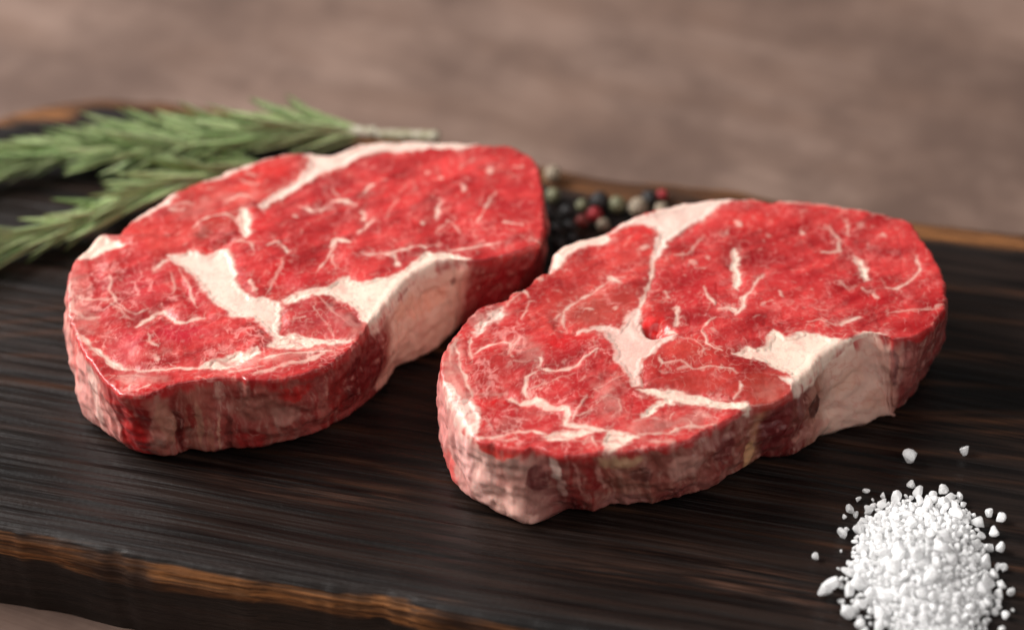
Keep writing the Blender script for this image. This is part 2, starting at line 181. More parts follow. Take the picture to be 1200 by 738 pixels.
STEAK_RIGHT = dict(
    top=[(-19.8, -57.3), (-18.6, -49.7), (-14.2, -39.8), (-9.2, -31.5), (-1.9, -27.4), (0.0, -24.3), (3.4, -23.2), (7.4, -17.4), (11.3, -14.7), (11.9, -5.6), (15.7, -0.4), (22.5, 3.6), (27.8, 4.8), (34.2, 10.5), (43.2, 14.6), (50.7, 18.7), (59.5, 20.4), (64.8, 20.8), (76.3, 17.5), (81.1, 17.9), (93.4, 16.7), (103.6, 14.6), (111.4, 11.3), (116.7, 8.9), (118.9, 3.6), (121.7, -6.4), (124.0, -17.0), (124.0, -25.5), (122.2, -34.2), (116.2, -42.4), (107.5, -45.3), (100.9, -42.4), (95.1, -45.3), (89.2, -50.5), (82.0, -59.9), (78.6, -64.1), (75.7, -68.4), (72.2, -71.2), (65.8, -72.9), (62.5, -75.0), (54.0, -81.2), (44.7, -87.7), (34.7, -91.1), (24.2, -91.7), (15.5, -93.4), (11.9, -93.1), (6.2, -90.1), (1.8, -90.4), (-4.4, -88.4), (-8.7, -86.7), (-11.7, -84.0), (-14.4, -78.1), (-16.8, -71.2), (-19.0, -63.8)],
    bottom=[(-20.8, -45.3), (-20.7, -63.6), (-16.7, -71.3), (-10.9, -80.6), (-2.6, -87.0), (4.0, -91.0), (10.1, -89.0), (13.2, -85.3), (18.8, -86.3), (23.5, -86.0), (26.7, -83.3), (35.4, -82.6), (42.5, -81.3), (54.3, -77.5), (61.1, -70.9), (69.1, -65.3), (78.4, -62.9), (86.9, -55.8), (92.2, -53.6), (104.3, -49.6), (108.9, -46.7), (112.7, -41.6), (116.4, -34.2), (119.9, -25.2), (121.6, -16.0)],
    fat=[
        ('fat_nub', [(11.5, -5.3), (15.6, 0.1), (22.5, 3.9), (27.9, 4.5), (29.1, 0.7), (26.4, -2.0), (22.3, -1.5), (18.2, -4.7), (15.5, -9.0), (14.1, -12.8), (11.7, -15.1)]),
        ('fat_cap', [(28.6, 3.9), (33.6, 9.8), (39.8, 11.3), (46.8, 16.1), (51.8, 19.5), (60.1, 20.9), (64.3, 21.4), (71.1, 20.0), (70.3, 18.3), (65.5, 18.3), (61.2, 16.1), (58.3, 12.2), (53.3, 7.8), (49.0, 3.4), (45.8, -0.4), (43.6, -4.2), (42.8, -7.4), (41.3, -10.1), (40.6, -7.4), (42.0, -1.0), (42.9, 3.4), (41.6, 6.1), (38.3, 7.8), (34.2, 7.2), (30.0, 3.9)]),
        ('fat_kernel', [(36.6, -30.1), (36.3, -37.2), (37.1, -41.7), (39.9, -45.3), (43.2, -43.8), (46.2, -42.8), (44.8, -45.3), (41.4, -48.2), (38.1, -52.2), (36.0, -56.1), (34.9, -60.0), (35.4, -64.8), (33.1, -65.3), (32.9, -61.9), (30.8, -58.5), (28.7, -54.6), (28.7, -51.2), (27.9, -46.7), (25.7, -42.3), (22.9, -40.2), (18.3, -42.8), (18.3, -41.4), (22.9, -39.0), (27.5, -38.7), (30.3, -40.7), (31.4, -37.2), (33.9, -32.6)]),
        ('fat_seam', [(34.3, -66.7), (39.4, -66.0), (44.5, -66.3), (49.5, -67.7), (57.0, -69.6), (64.5, -71.5), (65.0, -73.4), (63.0, -74.3), (56.8, -73.4), (51.8, -72.9), (45.5, -71.5), (41.7, -72.4), (37.8, -77.2), (35.2, -78.1), (34.7, -76.2), (39.2, -72.4), (41.2, -70.6), (38.1, -69.1)]),
        ('fat_edge', [(61.8, -51.6), (65.8, -47.9), (67.2, -49.0), (71.0, -48.3), (72.1, -42.8), (73.9, -40.5), (76.1, -44.2), (79.3, -43.1), (82.8, -40.9), (86.3, -42.4), (92.0, -45.7), (97.7, -42.8), (102.9, -41.7), (105.3, -43.5), (100.8, -43.1), (95.1, -45.7), (89.1, -50.8), (82.0, -60.2), (78.0, -63.4), (77.1, -59.1), (71.9, -56.3), (68.3, -53.7), (63.1, -52.7)]),
        ('fat_nub', [(74.4, -60.5), (77.4, -60.0), (80.7, -65.8), (80.7, -69.6), (78.0, -67.7), (76.4, -63.9)]),
        ('fat_rim', [(-11.2, -42.3), (-9.3, -37.2), (-6.7, -33.2), (-2.8, -30.6), (-2.1, -34.2), (-4.7, -37.2), (-7.3, -40.3), (-9.9, -43.3)]),
        ('fat_rim', [(-19.3, -62.0), (-16.0, -64.8), (-14.0, -69.6), (-11.5, -68.7), (-8.9, -73.4), (-8.9, -82.8), (-11.3, -85.1), (-13.6, -80.0), (-16.5, -73.4), (-18.5, -67.7)]),
        ('fat_streak', [(8.6, -85.1), (13.0, -83.2), (19.2, -82.8), (23.0, -83.2), (19.2, -85.1), (14.2, -86.9), (10.5, -87.4)]),
        ('fat_streak', [(24.1, -87.4), (26.1, -83.2), (31.1, -84.6), (34.8, -85.6), (32.2, -88.3), (27.7, -91.5), (24.6, -92.0)]),
        ('fat_seam', [(64.2, -5.1), (65.0, -3.7), (65.8, -5.1), (65.6, -19.1), (64.4, -22.5), (63.0, -21.2)]),
        ('fat_streak', [(99.2, -6.9), (101.4, -8.5), (103.1, -17.5), (101.4, -18.8), (99.7, -12.2)]),
    ],
    strokes=[
        ([(70.3, 19.1), (76.4, 17.8), (86.0, 16.0)], 1.09, 0.8),
        ([(76.3, 17.2), (83.1, 16.4), (93.4, 16.4), (103.5, 14.4), (110.1, 11.3)], 0.97, 0.75),
        ([(41.4, -7.4), (40.5, -14.9), (38.9, -21.2), (37.4, -27.4), (35.9, -31.5)], 1.69, 1),
        ([(43.4, -40.5), (46.3, -42.8)], 1.57, 1),
        ([(28.6, -18.0), (24.6, -22.2), (19.9, -26.4), (16.5, -29.0), (14.5, -32.5), (14.4, -37.6), (15.0, -40.7)], 0.87, 0.9),
        ([(28.7, -17.5), (30.6, -18.6)], 2.9, 0.9),
        ([(12.5, -35.6), (13.5, -33.6)], 0.72, 0.7),
        ([(4.7, -28.4), (4.0, -32.5), (2.7, -36.6)], 1.21, 0.7),
        ([(0.1, -24.3), (3.4, -23.3), (4.7, -26.4)], 1.21, 0.7),
        ([(7.4, -17.5), (8.7, -18.6)], 1.45, 0.6),
        ([(21.1, -31.0), (22.7, -31.3)], 0.97, 0.7),
        ([(29.6, -31.0), (29.7, -31.5)], 1.21, 0.6),
        ([(38.1, -4.2), (39.2, -3.1)], 1.45, 0.5),
        ([(33.1, -2.0), (35.3, 2.3)], 1.21, 0.35),
        ([(-11.2, -43.8), (-11.8, -48.2), (-11.1, -53.7)], 1.33, 0.9),
        ([(-10.4, -51.2), (-7.2, -47.8), (-2.7, -45.8), (-0.1, -46.3), (-0.8, -51.2)], 0.92, 0.9),
        ([(1.8, -44.3), (-0.1, -50.2), (0.2, -53.2)], 0.72, 0.7),
        ([(-15.6, -48.2), (-14.2, -57.1), (-12.2, -63.9), (-10.9, -68.7)], 1.21, 0.85),
        ([(-17.5, -52.2), (-16.7, -60.0)], 1.45, 0.5),
        ([(-14.4, -43.3), (-16.3, -48.2), (-17.5, -53.2)], 1.45, 0.6),
        ([(7.9, -53.2), (7.9, -56.6)], 1.93, 0.9),
        ([(7.9, -57.3), (12.0, -58.1), (18.5, -55.6)], 1.21, 0.9),
        ([(18.5, -55.6), (23.8, -49.2)], 0.72, 0.8),
        ([(6.9, -59.1), (4.3, -61.0), (3.4, -64.8), (4.3, -68.7)], 1.21, 0.9),
        ([(-1.4, -68.7), (2.4, -71.1), (6.2, -70.1), (10.0, -73.4), (13.1, -73.4), (15.0, -72.5), (15.4, -76.2), (14.3, -80.0)], 1.93, 0.95),
        ([(5.0, -66.3), (10.7, -62.9), (17.1, -59.1)], 0.58, 0.7),
        ([(13.7, -80.0), (18.0, -81.7), (23.0, -82.6), (26.7, -83.7)], 2.05, 1),
        ([(-10.4, -85.4), (-5.1, -85.1), (-0.1, -82.8), (5.5, -82.3), (9.2, -84.2)], 1.01, 0.95),
        ([(-5.1, -85.6), (-2.0, -86.5), (1.1, -85.6)], 0.97, 0.5),
        ([(16.2, -79.1), (18.2, -73.4), (20.8, -68.7)], 0.6, 0.8),
        ([(16.8, -77.2), (21.9, -75.3)], 0.53, 0.7),
        ([(23.2, -72.5), (25.8, -69.6), (29.0, -70.6), (29.5, -75.3), (26.9, -78.1)], 0.58, 0.6),
        ([(25.1, -75.3), (26.4, -72.5), (28.3, -73.4)], 0.48, 0.5),
        ([(23.4, -65.8), (27.3, -62.9), (31.8, -60.0)], 0.58, 0.6),
        ([(22.6, -44.3), (23.8, -49.2), (23.0, -53.2)], 0.48, 0.5),
        ([(19.1, -88.3), (20.4, -85.6)], 0.6, 0.8),
        ([(22.2, -89.2), (21.7, -85.6)], 0.6, 0.8),
        ([(16.7, -87.4), (24.1, -87.4)], 0.72, 0.4),
        ([(0.5, -54.7), (6.9, -54.7)], 0.58, 0.5),
        ([(-7.7, -76.2), (-5.1, -81.9)], 0.48, 0.5),
        ([(-10.3, -67.7), (-1.4, -66.8)], 0.72, 0.4),
        ([(-2.1, -31.1), (0.5, -26.0), (2.5, -24.9)], 1.21, 0.55),
        ([(-5.4, -34.2), (-3.4, -35.2)], 1.93, 0.4),
        ([(34.4, -84.6), (41.9, -83.7), (46.4, -81.4), (53.9, -80.4)], 1.45, 0.7),
        ([(37.4, -87.8), (43.0, -87.4)], 1.21, 0.5),
        ([(42.7, -78.1), (44.1, -75.3)], 0.72, 0.6),
        ([(32.6, -80.0), (39.0, -78.1), (41.4, -79.0)], 0.97, 0.45),
        ([(47.8, -76.2), (54.1, -76.7)], 0.97, 0.4),
        ([(48.9, -80.9), (47.8, -78.1)], 0.72, 0.6),
        ([(40.6, -53.7), (41.8, -56.1), (46.9, -55.1), (50.0, -58.1), (55.8, -57.1), (61.5, -58.1), (62.3, -60.0)], 0.63, 0.75),
        ([(62.8, -62.9), (62.9, -66.7), (60.8, -69.6)], 0.72, 0.8),
        ([(46.1, -44.3), (51.2, -46.2), (53.6, -50.2), (52.8, -53.2)], 0.53, 0.6),
        ([(46.2, -58.1), (48.7, -57.6)], 1.21, 0.5),
        ([(41.0, -59.0), (44.8, -60.0)], 0.53, 0.4),
        ([(55.2, -21.2), (55.9, -25.4), (57.7, -30.0)], 0.97, 0.8),
        ([(59.2, -31.5), (61.9, -31.0), (63.7, -34.1), (65.9, -30.5), (65.7, -26.9), (68.2, -24.3)], 1.69, 0.95),
        ([(68.2, -24.3), (70.5, -19.1), (72.5, -15.4)], 0.97, 0.85),
        ([(46.8, -30.5), (46.1, -38.7)], 1.33, 0.9),
        ([(43.1, -23.3), (44.3, -26.4)], 0.97, 0.7),
        ([(47.1, -7.4), (51.2, -6.9), (53.4, -2.6), (56.4, 2.3)], 0.72, 0.6),
        ([(52.2, -10.4), (52.5, -10.9)], 1.93, 0.7),
        ([(52.9, -13.3), (55.6, -13.3)], 0.97, 0.5),
        ([(56.8, -8.5), (57.0, -9.1)], 1.21, 0.5),
        ([(66.7, 7.8), (67.1, 6.5)], 1.69, 0.6),
        ([(63.3, 3.9), (63.2, 2.8)], 1.69, 0.5),
        ([(57.7, -35.6), (54.3, -38.7), (53.4, -42.7), (54.4, -47.7), (58.2, -50.2)], 0.77, 0.85),
        ([(77.1, -24.3), (77.1, -26.2)], 1.45, 0.6),
        ([(70.5, -30.5), (73.9, -28.5)], 0.72, 0.5),
        ([(56.7, -41.2), (57.0, -41.7)], 1.45, 0.4),
        ([(92.9, 5.6), (95.4, 0.1), (95.0, -5.3), (90.2, -5.8)], 1.21, 0.75),
        ([(99.0, 10.0), (98.3, 2.3)], 1.09, 0.65),
        ([(117.6, -7.4), (117.4, -14.9), (114.3, -19.1), (110.6, -22.7), (107.4, -22.2)], 1.09, 0.85),
        ([(92.7, -38.6), (97.6, -34.6)], 1.06, 0.85),
        ([(83.6, -37.6), (87.0, -36.6), (90.7, -38.6)], 0.87, 0.6),
        ([(103.6, -25.1), (104.0, -25.8)], 1.69, 0.7),
        ([(84.8, 3.6), (85.2, 2.8)], 1.69, 0.6),
        ([(75.0, 2.3), (75.6, 2.3)], 1.45, 0.4),
        ([(108.3, 2.0), (108.8, 1.2)], 1.93, 0.5),
        ([(102.2, 6.9), (102.1, 6.1)], 1.45, 0.5),
        ([(94.1, -19.1), (95.5, -22.2)], 1.69, 0.5),
        ([(100.1, -22.2), (102.0, -23.3)], 1.21, 0.4),
        ([(76.8, -24.3), (77.4, -26.4)], 1.45, 0.5),
        ([(86.1, -31.5), (88.6, -32.5)], 0.97, 0.4),
        ([(107.5, -33.6), (115.6, -31.5), (121.4, -32.5)], 0.85, 0.5),
        ([(120.9, -31.5), (122.3, -30.5)], 1.45, 0.5),
        ([(-16.9, -50.2), (-16.1, -62.0), (-11.4, -75.3)], 6.28, 0.38),
        ([(26.0, -63.9), (26.9, -75.3)], 8.21, 0.24),
        ([(34.4, -82.7), (51.6, -77.2)], 6.28, 0.26),
        ([(3.1, -47.3), (5.7, -53.2)], 7.24, 0.26),
        ([(-8.6, -36.2), (-2.1, -33.2)], 6.28, 0.3),
        ([(-2.0, -79.1), (9.3, -75.3)], 4.35, 0.14),
        ([(69.2, -67.7), (73.2, -63.9)], 6.28, 0.12),
    ],
    seeds=[
        ('rib_eye_muscle', [(74.3, -8.0), (111.4, -8.0), (43.8, -25.5), (62.8, 8.0), (97.2, -27.4), (60.3, -34.9), (42.1, -38.7), (84.5, -34.9), (116.3, -31.2), (52.9, -38.7)]),
        ('flap_muscle', [(47.3, -57.0), (63.4, -64.1), (72.5, -67.0), (40.0, -60.6), (58.9, -60.6)]),
        ('cap_muscle', [(34.8, -4.0), (24.6, -15.8), (14.5, -36.8), (7.3, -23.6), (31.6, -27.4), (21.8, -33.1), (17.3, -8.0)]),
        ('tail_muscle', [(-2.4, -46.1), (9.5, -57.0), (0.0, -74.7), (19.0, -53.4), (27.9, -74.7), (-9.5, -57.0), (22.9, -88.4), (46.3, -78.1), (-12.0, -42.4), (11.9, -49.7), (58.1, -74.7)]),
    ],
    side=[(-20.8, (205, 125, 120), 0.5), (-15.9, (214, 150, 142), 0.7), (-4.9, (212, 150, 138), 0.75), (2.9, (205, 150, 138), 0.7), (7.8, (165, 108, 100), 0.45), (12.2, (140, 62, 58), 0.3), (15.9, (150, 50, 46), 0.2), (22.0, (150, 60, 52), 0.25), (28.1, (175, 115, 98), 0.55), (39.1, (150, 82, 72), 0.4), (48.8, (160, 98, 86), 0.45), (58.6, (135, 62, 56), 0.3), (64.9, (145, 85, 70), 0.45), (67.9, (175, 120, 92), 0.6), (70.8, (108, 36, 34), 0.1), (77.6, (100, 28, 28), 0.05), (80.6, (105, 48, 42), 0.3), (84.0, (150, 100, 82), 0.6), (87.4, (224, 184, 166), 1), (101.3, (222, 178, 162), 1), (107.4, (196, 138, 124), 0.8), (109.9, (128, 62, 58), 0.3), (124.0, (118, 48, 48), 0.2)],
    pits=[((40.0, -42.5), 2.2, 2.6), ((41.2, -39.7), 1.7, 2.0)],
    tones=[((-3.9, -75.3), 6.3, 4.5, (180, 26, 34), 0.65), ((-6.4, -71.5), 3.4, 2.3, (196, 22, 26), 0.7), ((7.4, -78.1), 5.3, 2.6, (190, 24, 32), 0.65), ((20.9, -31.1), 7.2, 6.0, (180, 66, 58), 0.6), ((15.0, -27.0), 5.8, 3.8, (196, 52, 48), 0.4), ((69.2, -66.7), 5.8, 6.8, (172, 52, 44), 0.7), ((49.7, -63.9), 8.7, 3.8, (178, 50, 44), 0.55), ((47.8, -50.2), 6.3, 4.5, (196, 60, 52), 0.4), ((15.4, -46.3), 5.3, 3.0, (204, 28, 32), 0.7), ((18.6, -50.2), 4.8, 4.5, (172, 36, 40), 0.5), ((15.8, -62.9), 6.8, 6.8, (182, 42, 44), 0.45), ((-5.2, -60.0), 4.3, 9.0, (184, 52, 50), 0.5), ((-7.2, -49.2), 3.9, 3.0, (190, 36, 38), 0.5), ((39.9, -38.7), 3.4, 2.6, (212, 24, 26), 0.75), ((37.6, -31.5), 3.4, 3.8, (206, 30, 34), 0.5), ((51.7, -24.3), 5.3, 11.3, (176, 28, 36), 0.45), ((52.5, -35.6), 6.3, 2.3, (150, 18, 26), 0.6), ((49.6, 1.2), 3.9, 3.8, (168, 32, 38), 0.5), ((74.5, -9.6), 8.7, 1.9, (158, 22, 30), 0.6), ((111.8, -4.7), 9.7, 1.9, (156, 22, 30), 0.6), ((83.9, -18.0), 12.1, 2.6, (172, 28, 36), 0.45), ((114.8, -38.6), 7.7, 2.6, (168, 20, 26), 0.65), ((99.6, -27.4), 9.7, 2.3, (186, 32, 38), 0.4), ((71.0, 8.9), 6.3, 3.0, (206, 52, 50), 0.4), ((118.6, -10.6), 3.9, 7.5, (198, 46, 46), 0.4), ((36.1, 4.5), 5.8, 3.0, (206, 30, 34), 0.5), ((30.4, -4.2), 5.8, 3.8, (196, 56, 54), 0.4), ((31.7, -29.5), 8.2, 6.0, (184, 60, 54), 0.55), ((-0.1, -29.0), 2.2, 5.3, (196, 40, 42), 0.5), ((32.9, -73.4), 4.8, 3.4, (196, 40, 44), 0.4)],
    grooves=[
        ([(-10.3, -68.5), (-1.4, -67.5), (3.0, -72.0)], 0.97, 1.1),
        ([(3.7, -70.8), (9.3, -74.4), (13.4, -74.8)], 0.97, 1.0),
        ([(11.5, -46.5), (20.1, -40.8), (26.9, -40.3)], 0.85, 0.8),
        ([(28.0, -58.6), (23.4, -66.8), (19.4, -75.3)], 1.21, 1.0),
        ([(36.3, -56.6), (36.0, -65.0), (40.7, -65.6), (52.0, -68.2), (64.5, -71.5)], 0.72, 0.9),
        ([(37.1, -39.2), (39.7, -42.8), (43.0, -41.7)], 0.97, 3.2),
        ([(12.5, -34.1), (13.1, -40.7), (17.6, -41.7)], 0.97, 0.9),
        ([(-11.1, -50.2), (-6.6, -46.8), (-0.8, -45.8)], 0.97, 0.7),
        ([(6.9, -58.1), (14.6, -56.6), (23.1, -49.2)], 0.85, 0.8),
        ([(-5.8, -76.2), (-3.9, -82.8)], 1.21, 0.8),
        ([(42.3, -10.7), (39.2, -23.3), (36.6, -31.5)], 0.97, 0.7),
        ([(47.7, -39.7), (55.8, -33.6), (61.2, -31.5)], 1.45, 0.9),
        ([(64.4, -10.6), (74.5, -9.6), (84.6, -8.5)], 1.45, 0.6),
        ([(104.3, -6.4), (119.3, -4.2)], 1.45, 0.6),
        ([(53.4, -41.2), (54.3, -48.2), (58.7, -50.7)], 0.72, 0.6),
        ([(43.9, -3.7), (49.6, 2.8), (58.2, 11.6)], 0.97, 0.8),
        ([(42.6, 4.5), (29.3, 3.4)], 0.97, 0.6),
        ([(16.9, -36.2), (14.8, -41.3)], 0.97, 0.6),
    ],
    patches=[(-16.6, 0.82, 1.9, 0.23, (205, 84, 78), 0.7), (-18.9, 0.4, 1.2, 0.42, (216, 140, 134), 0.5), (-12.8, 0.25, 1.9, 0.39, (232, 176, 168), 0.7), (-8.1, 0.44, 3.4, 0.43, (234, 184, 172), 0.8), (-3.4, 0.04, 5.3, 0.07, (206, 54, 46), 0.85), (0.0, 0.19, 4.8, 0.1, (160, 124, 114), 0.7), (-1.9, 0.69, 5.8, 0.21, (234, 182, 168), 0.85), (4.0, 0.88, 3.9, 0.09, (232, 178, 164), 0.8), (6.9, 0.33, 2.9, 0.17, (108, 48, 48), 0.85), (11.0, 0.16, 1.2, 0.24, (232, 202, 190), 0.8), (12.0, 0.5, 1.0, 0.13, (205, 160, 150), 0.7), (14.0, 0.82, 1.4, 0.21, (92, 20, 22), 0.85), (14.1, -0.11, 9.7, 0.09, (192, 32, 28), 0.85), (16.6, 0.3, 0.7, 0.26, (205, 140, 130), 0.7), (20.3, 0.35, 1.2, 0.25, (140, 34, 34), 0.8), (22.4, 0.34, 0.7, 0.22, (200, 140, 128), 0.6), (28.6, 0.1, 5.8, 0.12, (200, 160, 126), 0.85), (33.8, 0.36, 3.4, 0.12, (96, 48, 44), 0.8), (28.2, 0.82, 7.2, 0.14, (176, 112, 104), 0.7), (39.2, 0.24, 3.4, 0.15, (150, 84, 74), 0.6), (46.4, 0.38, 5.3, 0.19, (192, 138, 126), 0.8), (43.5, 0.8, 5.8, 0.13, (122, 50, 48), 0.7), (51.8, 0.79, 3.4, 0.11, (160, 92, 84), 0.6), (57.5, 0.37, 3.1, 0.19, (108, 42, 40), 0.8), (59.3, 0.81, 1.9, 0.14, (160, 100, 90), 0.6), (66.0, 0.69, 1.7, 0.25, (212, 158, 116), 0.9), (72.0, 0.42, 4.3, 0.34, (96, 24, 26), 0.85), (82.7, 0.7, 3.9, 0.09, (178, 118, 106), 0.75), (83.6, 0.4, 1.2, 0.14, (74, 34, 28), 0.85), (78.4, 0.27, 1.4, 0.2, (110, 56, 48), 0.7), (92.3, 0.33, 4.3, 0.13, (214, 168, 148), 0.6), (98.0, 0.68, 4.3, 0.11, (196, 146, 128), 0.6), (107.1, 0.3, 1.4, 0.27, (96, 38, 42), 0.8), (106.3, 0.75, 1.9, 0.16, (172, 116, 104), 0.7), (112.4, 0.35, 2.4, 0.27, (150, 82, 76), 0.6), (112.4, 0.8, 1.9, 0.15, (120, 56, 54), 0.6)],
)
BOARD_FRONT = [(-140.3, -92.0), (-124.2, -95.4), (-114.5, -99.0), (-100.1, -103.9), (-92.3, -105.5), (-68.8, -111.0), (-47.3, -114.9), (-36.5, -115.8), (-22.0, -121.2), (-3.8, -126.2), (11.3, -129.3)]
BOARD_BACK = [(-167.4, 104.6), (-151.6, 111.8), (-136.7, 114.2), (-115.1, 112.3), (-88.0, 106.0), (-44.3, 94.3), (-11.0, 83.6), (8.7, 78.1), (20.7, 74.1), (32.5, 70.5), (51.4, 67.8), (69.1, 64.7), (107.8, 54.1), (134.2, 47.1), (158.8, 42.0)]
PEPPER = [
    ((12.9, 66.2), 2.53, 'cream'),
    ((12.8, 55.5), 2.28, 'green'),
    ((27.4, 51.5), 3.04, 'black'),
    ((32.7, 50.2), 2.66, 'green'),
    ((39.3, 48.4), 3.04, 'cream'),
    ((42.9, 53.3), 2.66, 'black'),
    ((47.1, 56.2), 1.77, 'red'),
    ((25.7, 45.4), 2.41, 'red'),
    ((21.7, 42.8), 2.03, 'brown'),
    ((28.2, 40.7), 2.03, 'cream'),
    ((17.0, 47.6), 2.03, 'black'),
    ((17.9, 40.1), 2.15, 'black'),
    ((13.7, 39.0), 2.03, 'black'),
    ((46.5, 48.1), 2.28, 'cream'),
    ((21.8, 50.8), 1.90, 'green'),
    ((14.7, 31.1), 2.28, 'black'),
    ((10.6, 46.4), 2.28, 'black'),
    ((18.9, 34.2), 1.77, 'black'),
]
LOOSE_GRAINS = [((111.6, -64.5), 2.5), ((127.6, -61.3), 1.5), ((93.2, -84.9), 1.62), ((98.1, -84.9), 1.62), ((82.3, -102.8), 1.38), ((83.1, -117.6), 2.5), ((86.2, -113.5), 2.25), ((88.4, -124.6), 2.38), ((91.3, -122.7), 1.5), ((134.2, -87.9), 1.75), ((131.6, -86.2), 1.75), ((131.8, -93.3), 1.75), ((132.6, -106.7), 1.25), ((132.9, -117.0), 1.5), ((92.9, -130.2), 1.5), ((132.6, -99.6), 1.75)]
SALT_CENTRE = (110.5, -107.8)
SPRIG_UPPER = [(-23.3, 78.8), (-35.3, 80.6), (-49.0, 82.0), (-68.1, 82.9), (-89.8, 82.0), (-111.3, 78.8), (-132.5, 74.2), (-153.3, 68.4), (-173.8, 61.7), (-191.5, 55.1)]
SPRIG_LOWER = [(-72.5, 66.1), (-89.6, 61.2), (-105.1, 54.6), (-120.1, 45.9), (-134.9, 36.9), (-149.6, 29.3), (-167.8, 20.6), (-182.2, 14.0)]
SPRIG_MIDDLE = [(-43.1, 75.6), (-59.2, 75.2), (-77.9, 72.4), (-96.5, 70.6), (-112.2, 66.1), (-127.5, 59.9)]

# ---------------------------------------------------------------- helpers
rng = random.Random(7)

def lin(c):
    c = np.asarray(c, float) / 255.0
    return np.where(c <= 0.04045, c / 12.92, ((c + 0.055) / 1.055) ** 2.4)

def _hash(ix, iy, iz, seed):
    h = (ix.astype(np.int64) * 374761393 + iy.astype(np.int64) * 668265263 +
         iz.astype(np.int64) * 2147483647 + seed * 1274126177) & 0xFFFFFFFF
    h = ((h ^ (h >> 13)) * 1274126177) & 0xFFFFFFFF
    h = ((h ^ (h >> 16)) * 2246822519) & 0xFFFFFFFF
    return ((h ^ (h >> 15)) & 0xFFFFFF) / float(0xFFFFFF)

def vnoise(x, y, z=None, seed=0):
    """value noise in -1..1"""
    if z is None:
        z = np.zeros_like(x)
    x0, y0, z0 = np.floor(x), np.floor(y), np.floor(z)
    fx, fy, fz = x - x0, y - y0, z - z0
    fx, fy, fz = [f * f * f * (f * (f * 6 - 15) + 10) for f in (fx, fy, fz)]
    r = 0
    for dz in (0, 1):
        for dy in (0, 1):
            for dx in (0, 1):
                w = (fx if dx else 1 - fx) * (fy if dy else 1 - fy) * (fz if dz else 1 - fz)
                r = r + w * _hash(x0 + dx, y0 + dy, z0 + dz, seed)
    return r * 2 - 1

def gnoise(x, y, seed=0):
    """gradient noise in about -1..1 (no grid blocks)"""
    x0, y0 = np.floor(x), np.floor(y)
    fx, fy = x - x0, y - y0
    ux, uy = [f * f * f * (f * (f * 6 - 15) + 10) for f in (fx, fy)]
    zero = np.zeros_like(x0)
    def corner(dx, dy):
        a = _hash(x0 + dx, y0 + dy, zero, seed) * 2 * math.pi
        return np.cos(a) * (fx - dx) + np.sin(a) * (fy - dy)
    lo = corner(0, 0) * (1 - ux) + corner(1, 0) * ux
    hi = corner(0, 1) * (1 - ux) + corner(1, 1) * ux
    return (lo * (1 - uy) + hi * uy) * 1.55

def gfbm(x, y, seed=0, octaves=3):
    r, a, t = 0, 1.0, 0.0
    for k in range(octaves):
        f = 2.03 ** k
        r = r + a * gnoise(x * f + 13.7 * k, y * f - 5.3 * k, seed + 31 * k)
        t += a
        a *= 0.55
    return r / t * 1.25

def fbm(x, y, z=None, seed=0, octaves=3):
    r, a, t = 0, 1.0, 0.0
    for k in range(octaves):
        f = 2.03 ** k
        r = r + a * vnoise(x * f + 17.3 * k, y * f - 9.1 * k, None if z is None else z * f, seed + 31 * k)
        t += a
        a *= 0.5
    return r / t

def sstep(a, b, x):
    t = np.clip((x - a) / (b - a), 0, 1)
    return t * t * (3 - 2 * t)

def seg_dist(px, py, a, b):
    ax, ay = a
    dx, dy = b[0] - ax, b[1] - ay
    L = dx * dx + dy * dy + 1e-9
    t = np.clip(((px - ax) * dx + (py - ay) * dy) / L, 0, 1)
    return np.hypot(px - ax - t * dx, py - ay - t * dy)

def poly_sd(px, py, poly):
    """signed distance, positive inside"""
    d = np.full(px.shape, 1e9)
    inside = np.zeros(px.shape, bool)
    n = len(poly)
    for i in range(n):
        a, b = poly[i], poly[(i + 1) % n]
        d = np.minimum(d, seg_dist(px, py, a, b))
        if a[1] != b[1]:
            c = ((a[1] > py) != (b[1] > py)) & (px < (b[0] - a[0]) * (py - a[1]) / (b[1] - a[1]) + a[0])
            inside ^= c
    return np.where(inside, d, -d)

def spline(pts, n, closed=False):
    """Catmull-Rom through pts, then n samples at equal arc length"""
    p = np.array(pts, float)
    if closed:
        q = np.vstack([p[-1], p, p[0], p[1]])
    else:
        q = np.vstack([2 * p[0] - p[1], p, 2 * p[-1] - p[-2]])
    out = []
    for i in range(1, len(q) - 2):
        t = np.linspace(0, 1, 24, endpoint=False)[:, None]
        a, b, c, d = q[i - 1], q[i], q[i + 1], q[i + 2]
        out.append(0.5 * (2 * b + (c - a) * t + (2 * a - 5 * b + 4 * c - d) * t ** 2 + (3 * b - a - 3 * c + d) * t ** 3))
    out = np.vstack(out + [q[-2][None]])
    s = np.concatenate([[0], np.cumsum(np.linalg.norm(np.diff(out, axis=0), axis=1))])
    u = np.linspace(0, s[-1], n + (1 if closed else 0))
    if closed:
        u = u[:-1]
    return np.stack([np.interp(u, s, out[:, k]) for k in range(p.shape[1])], 1)

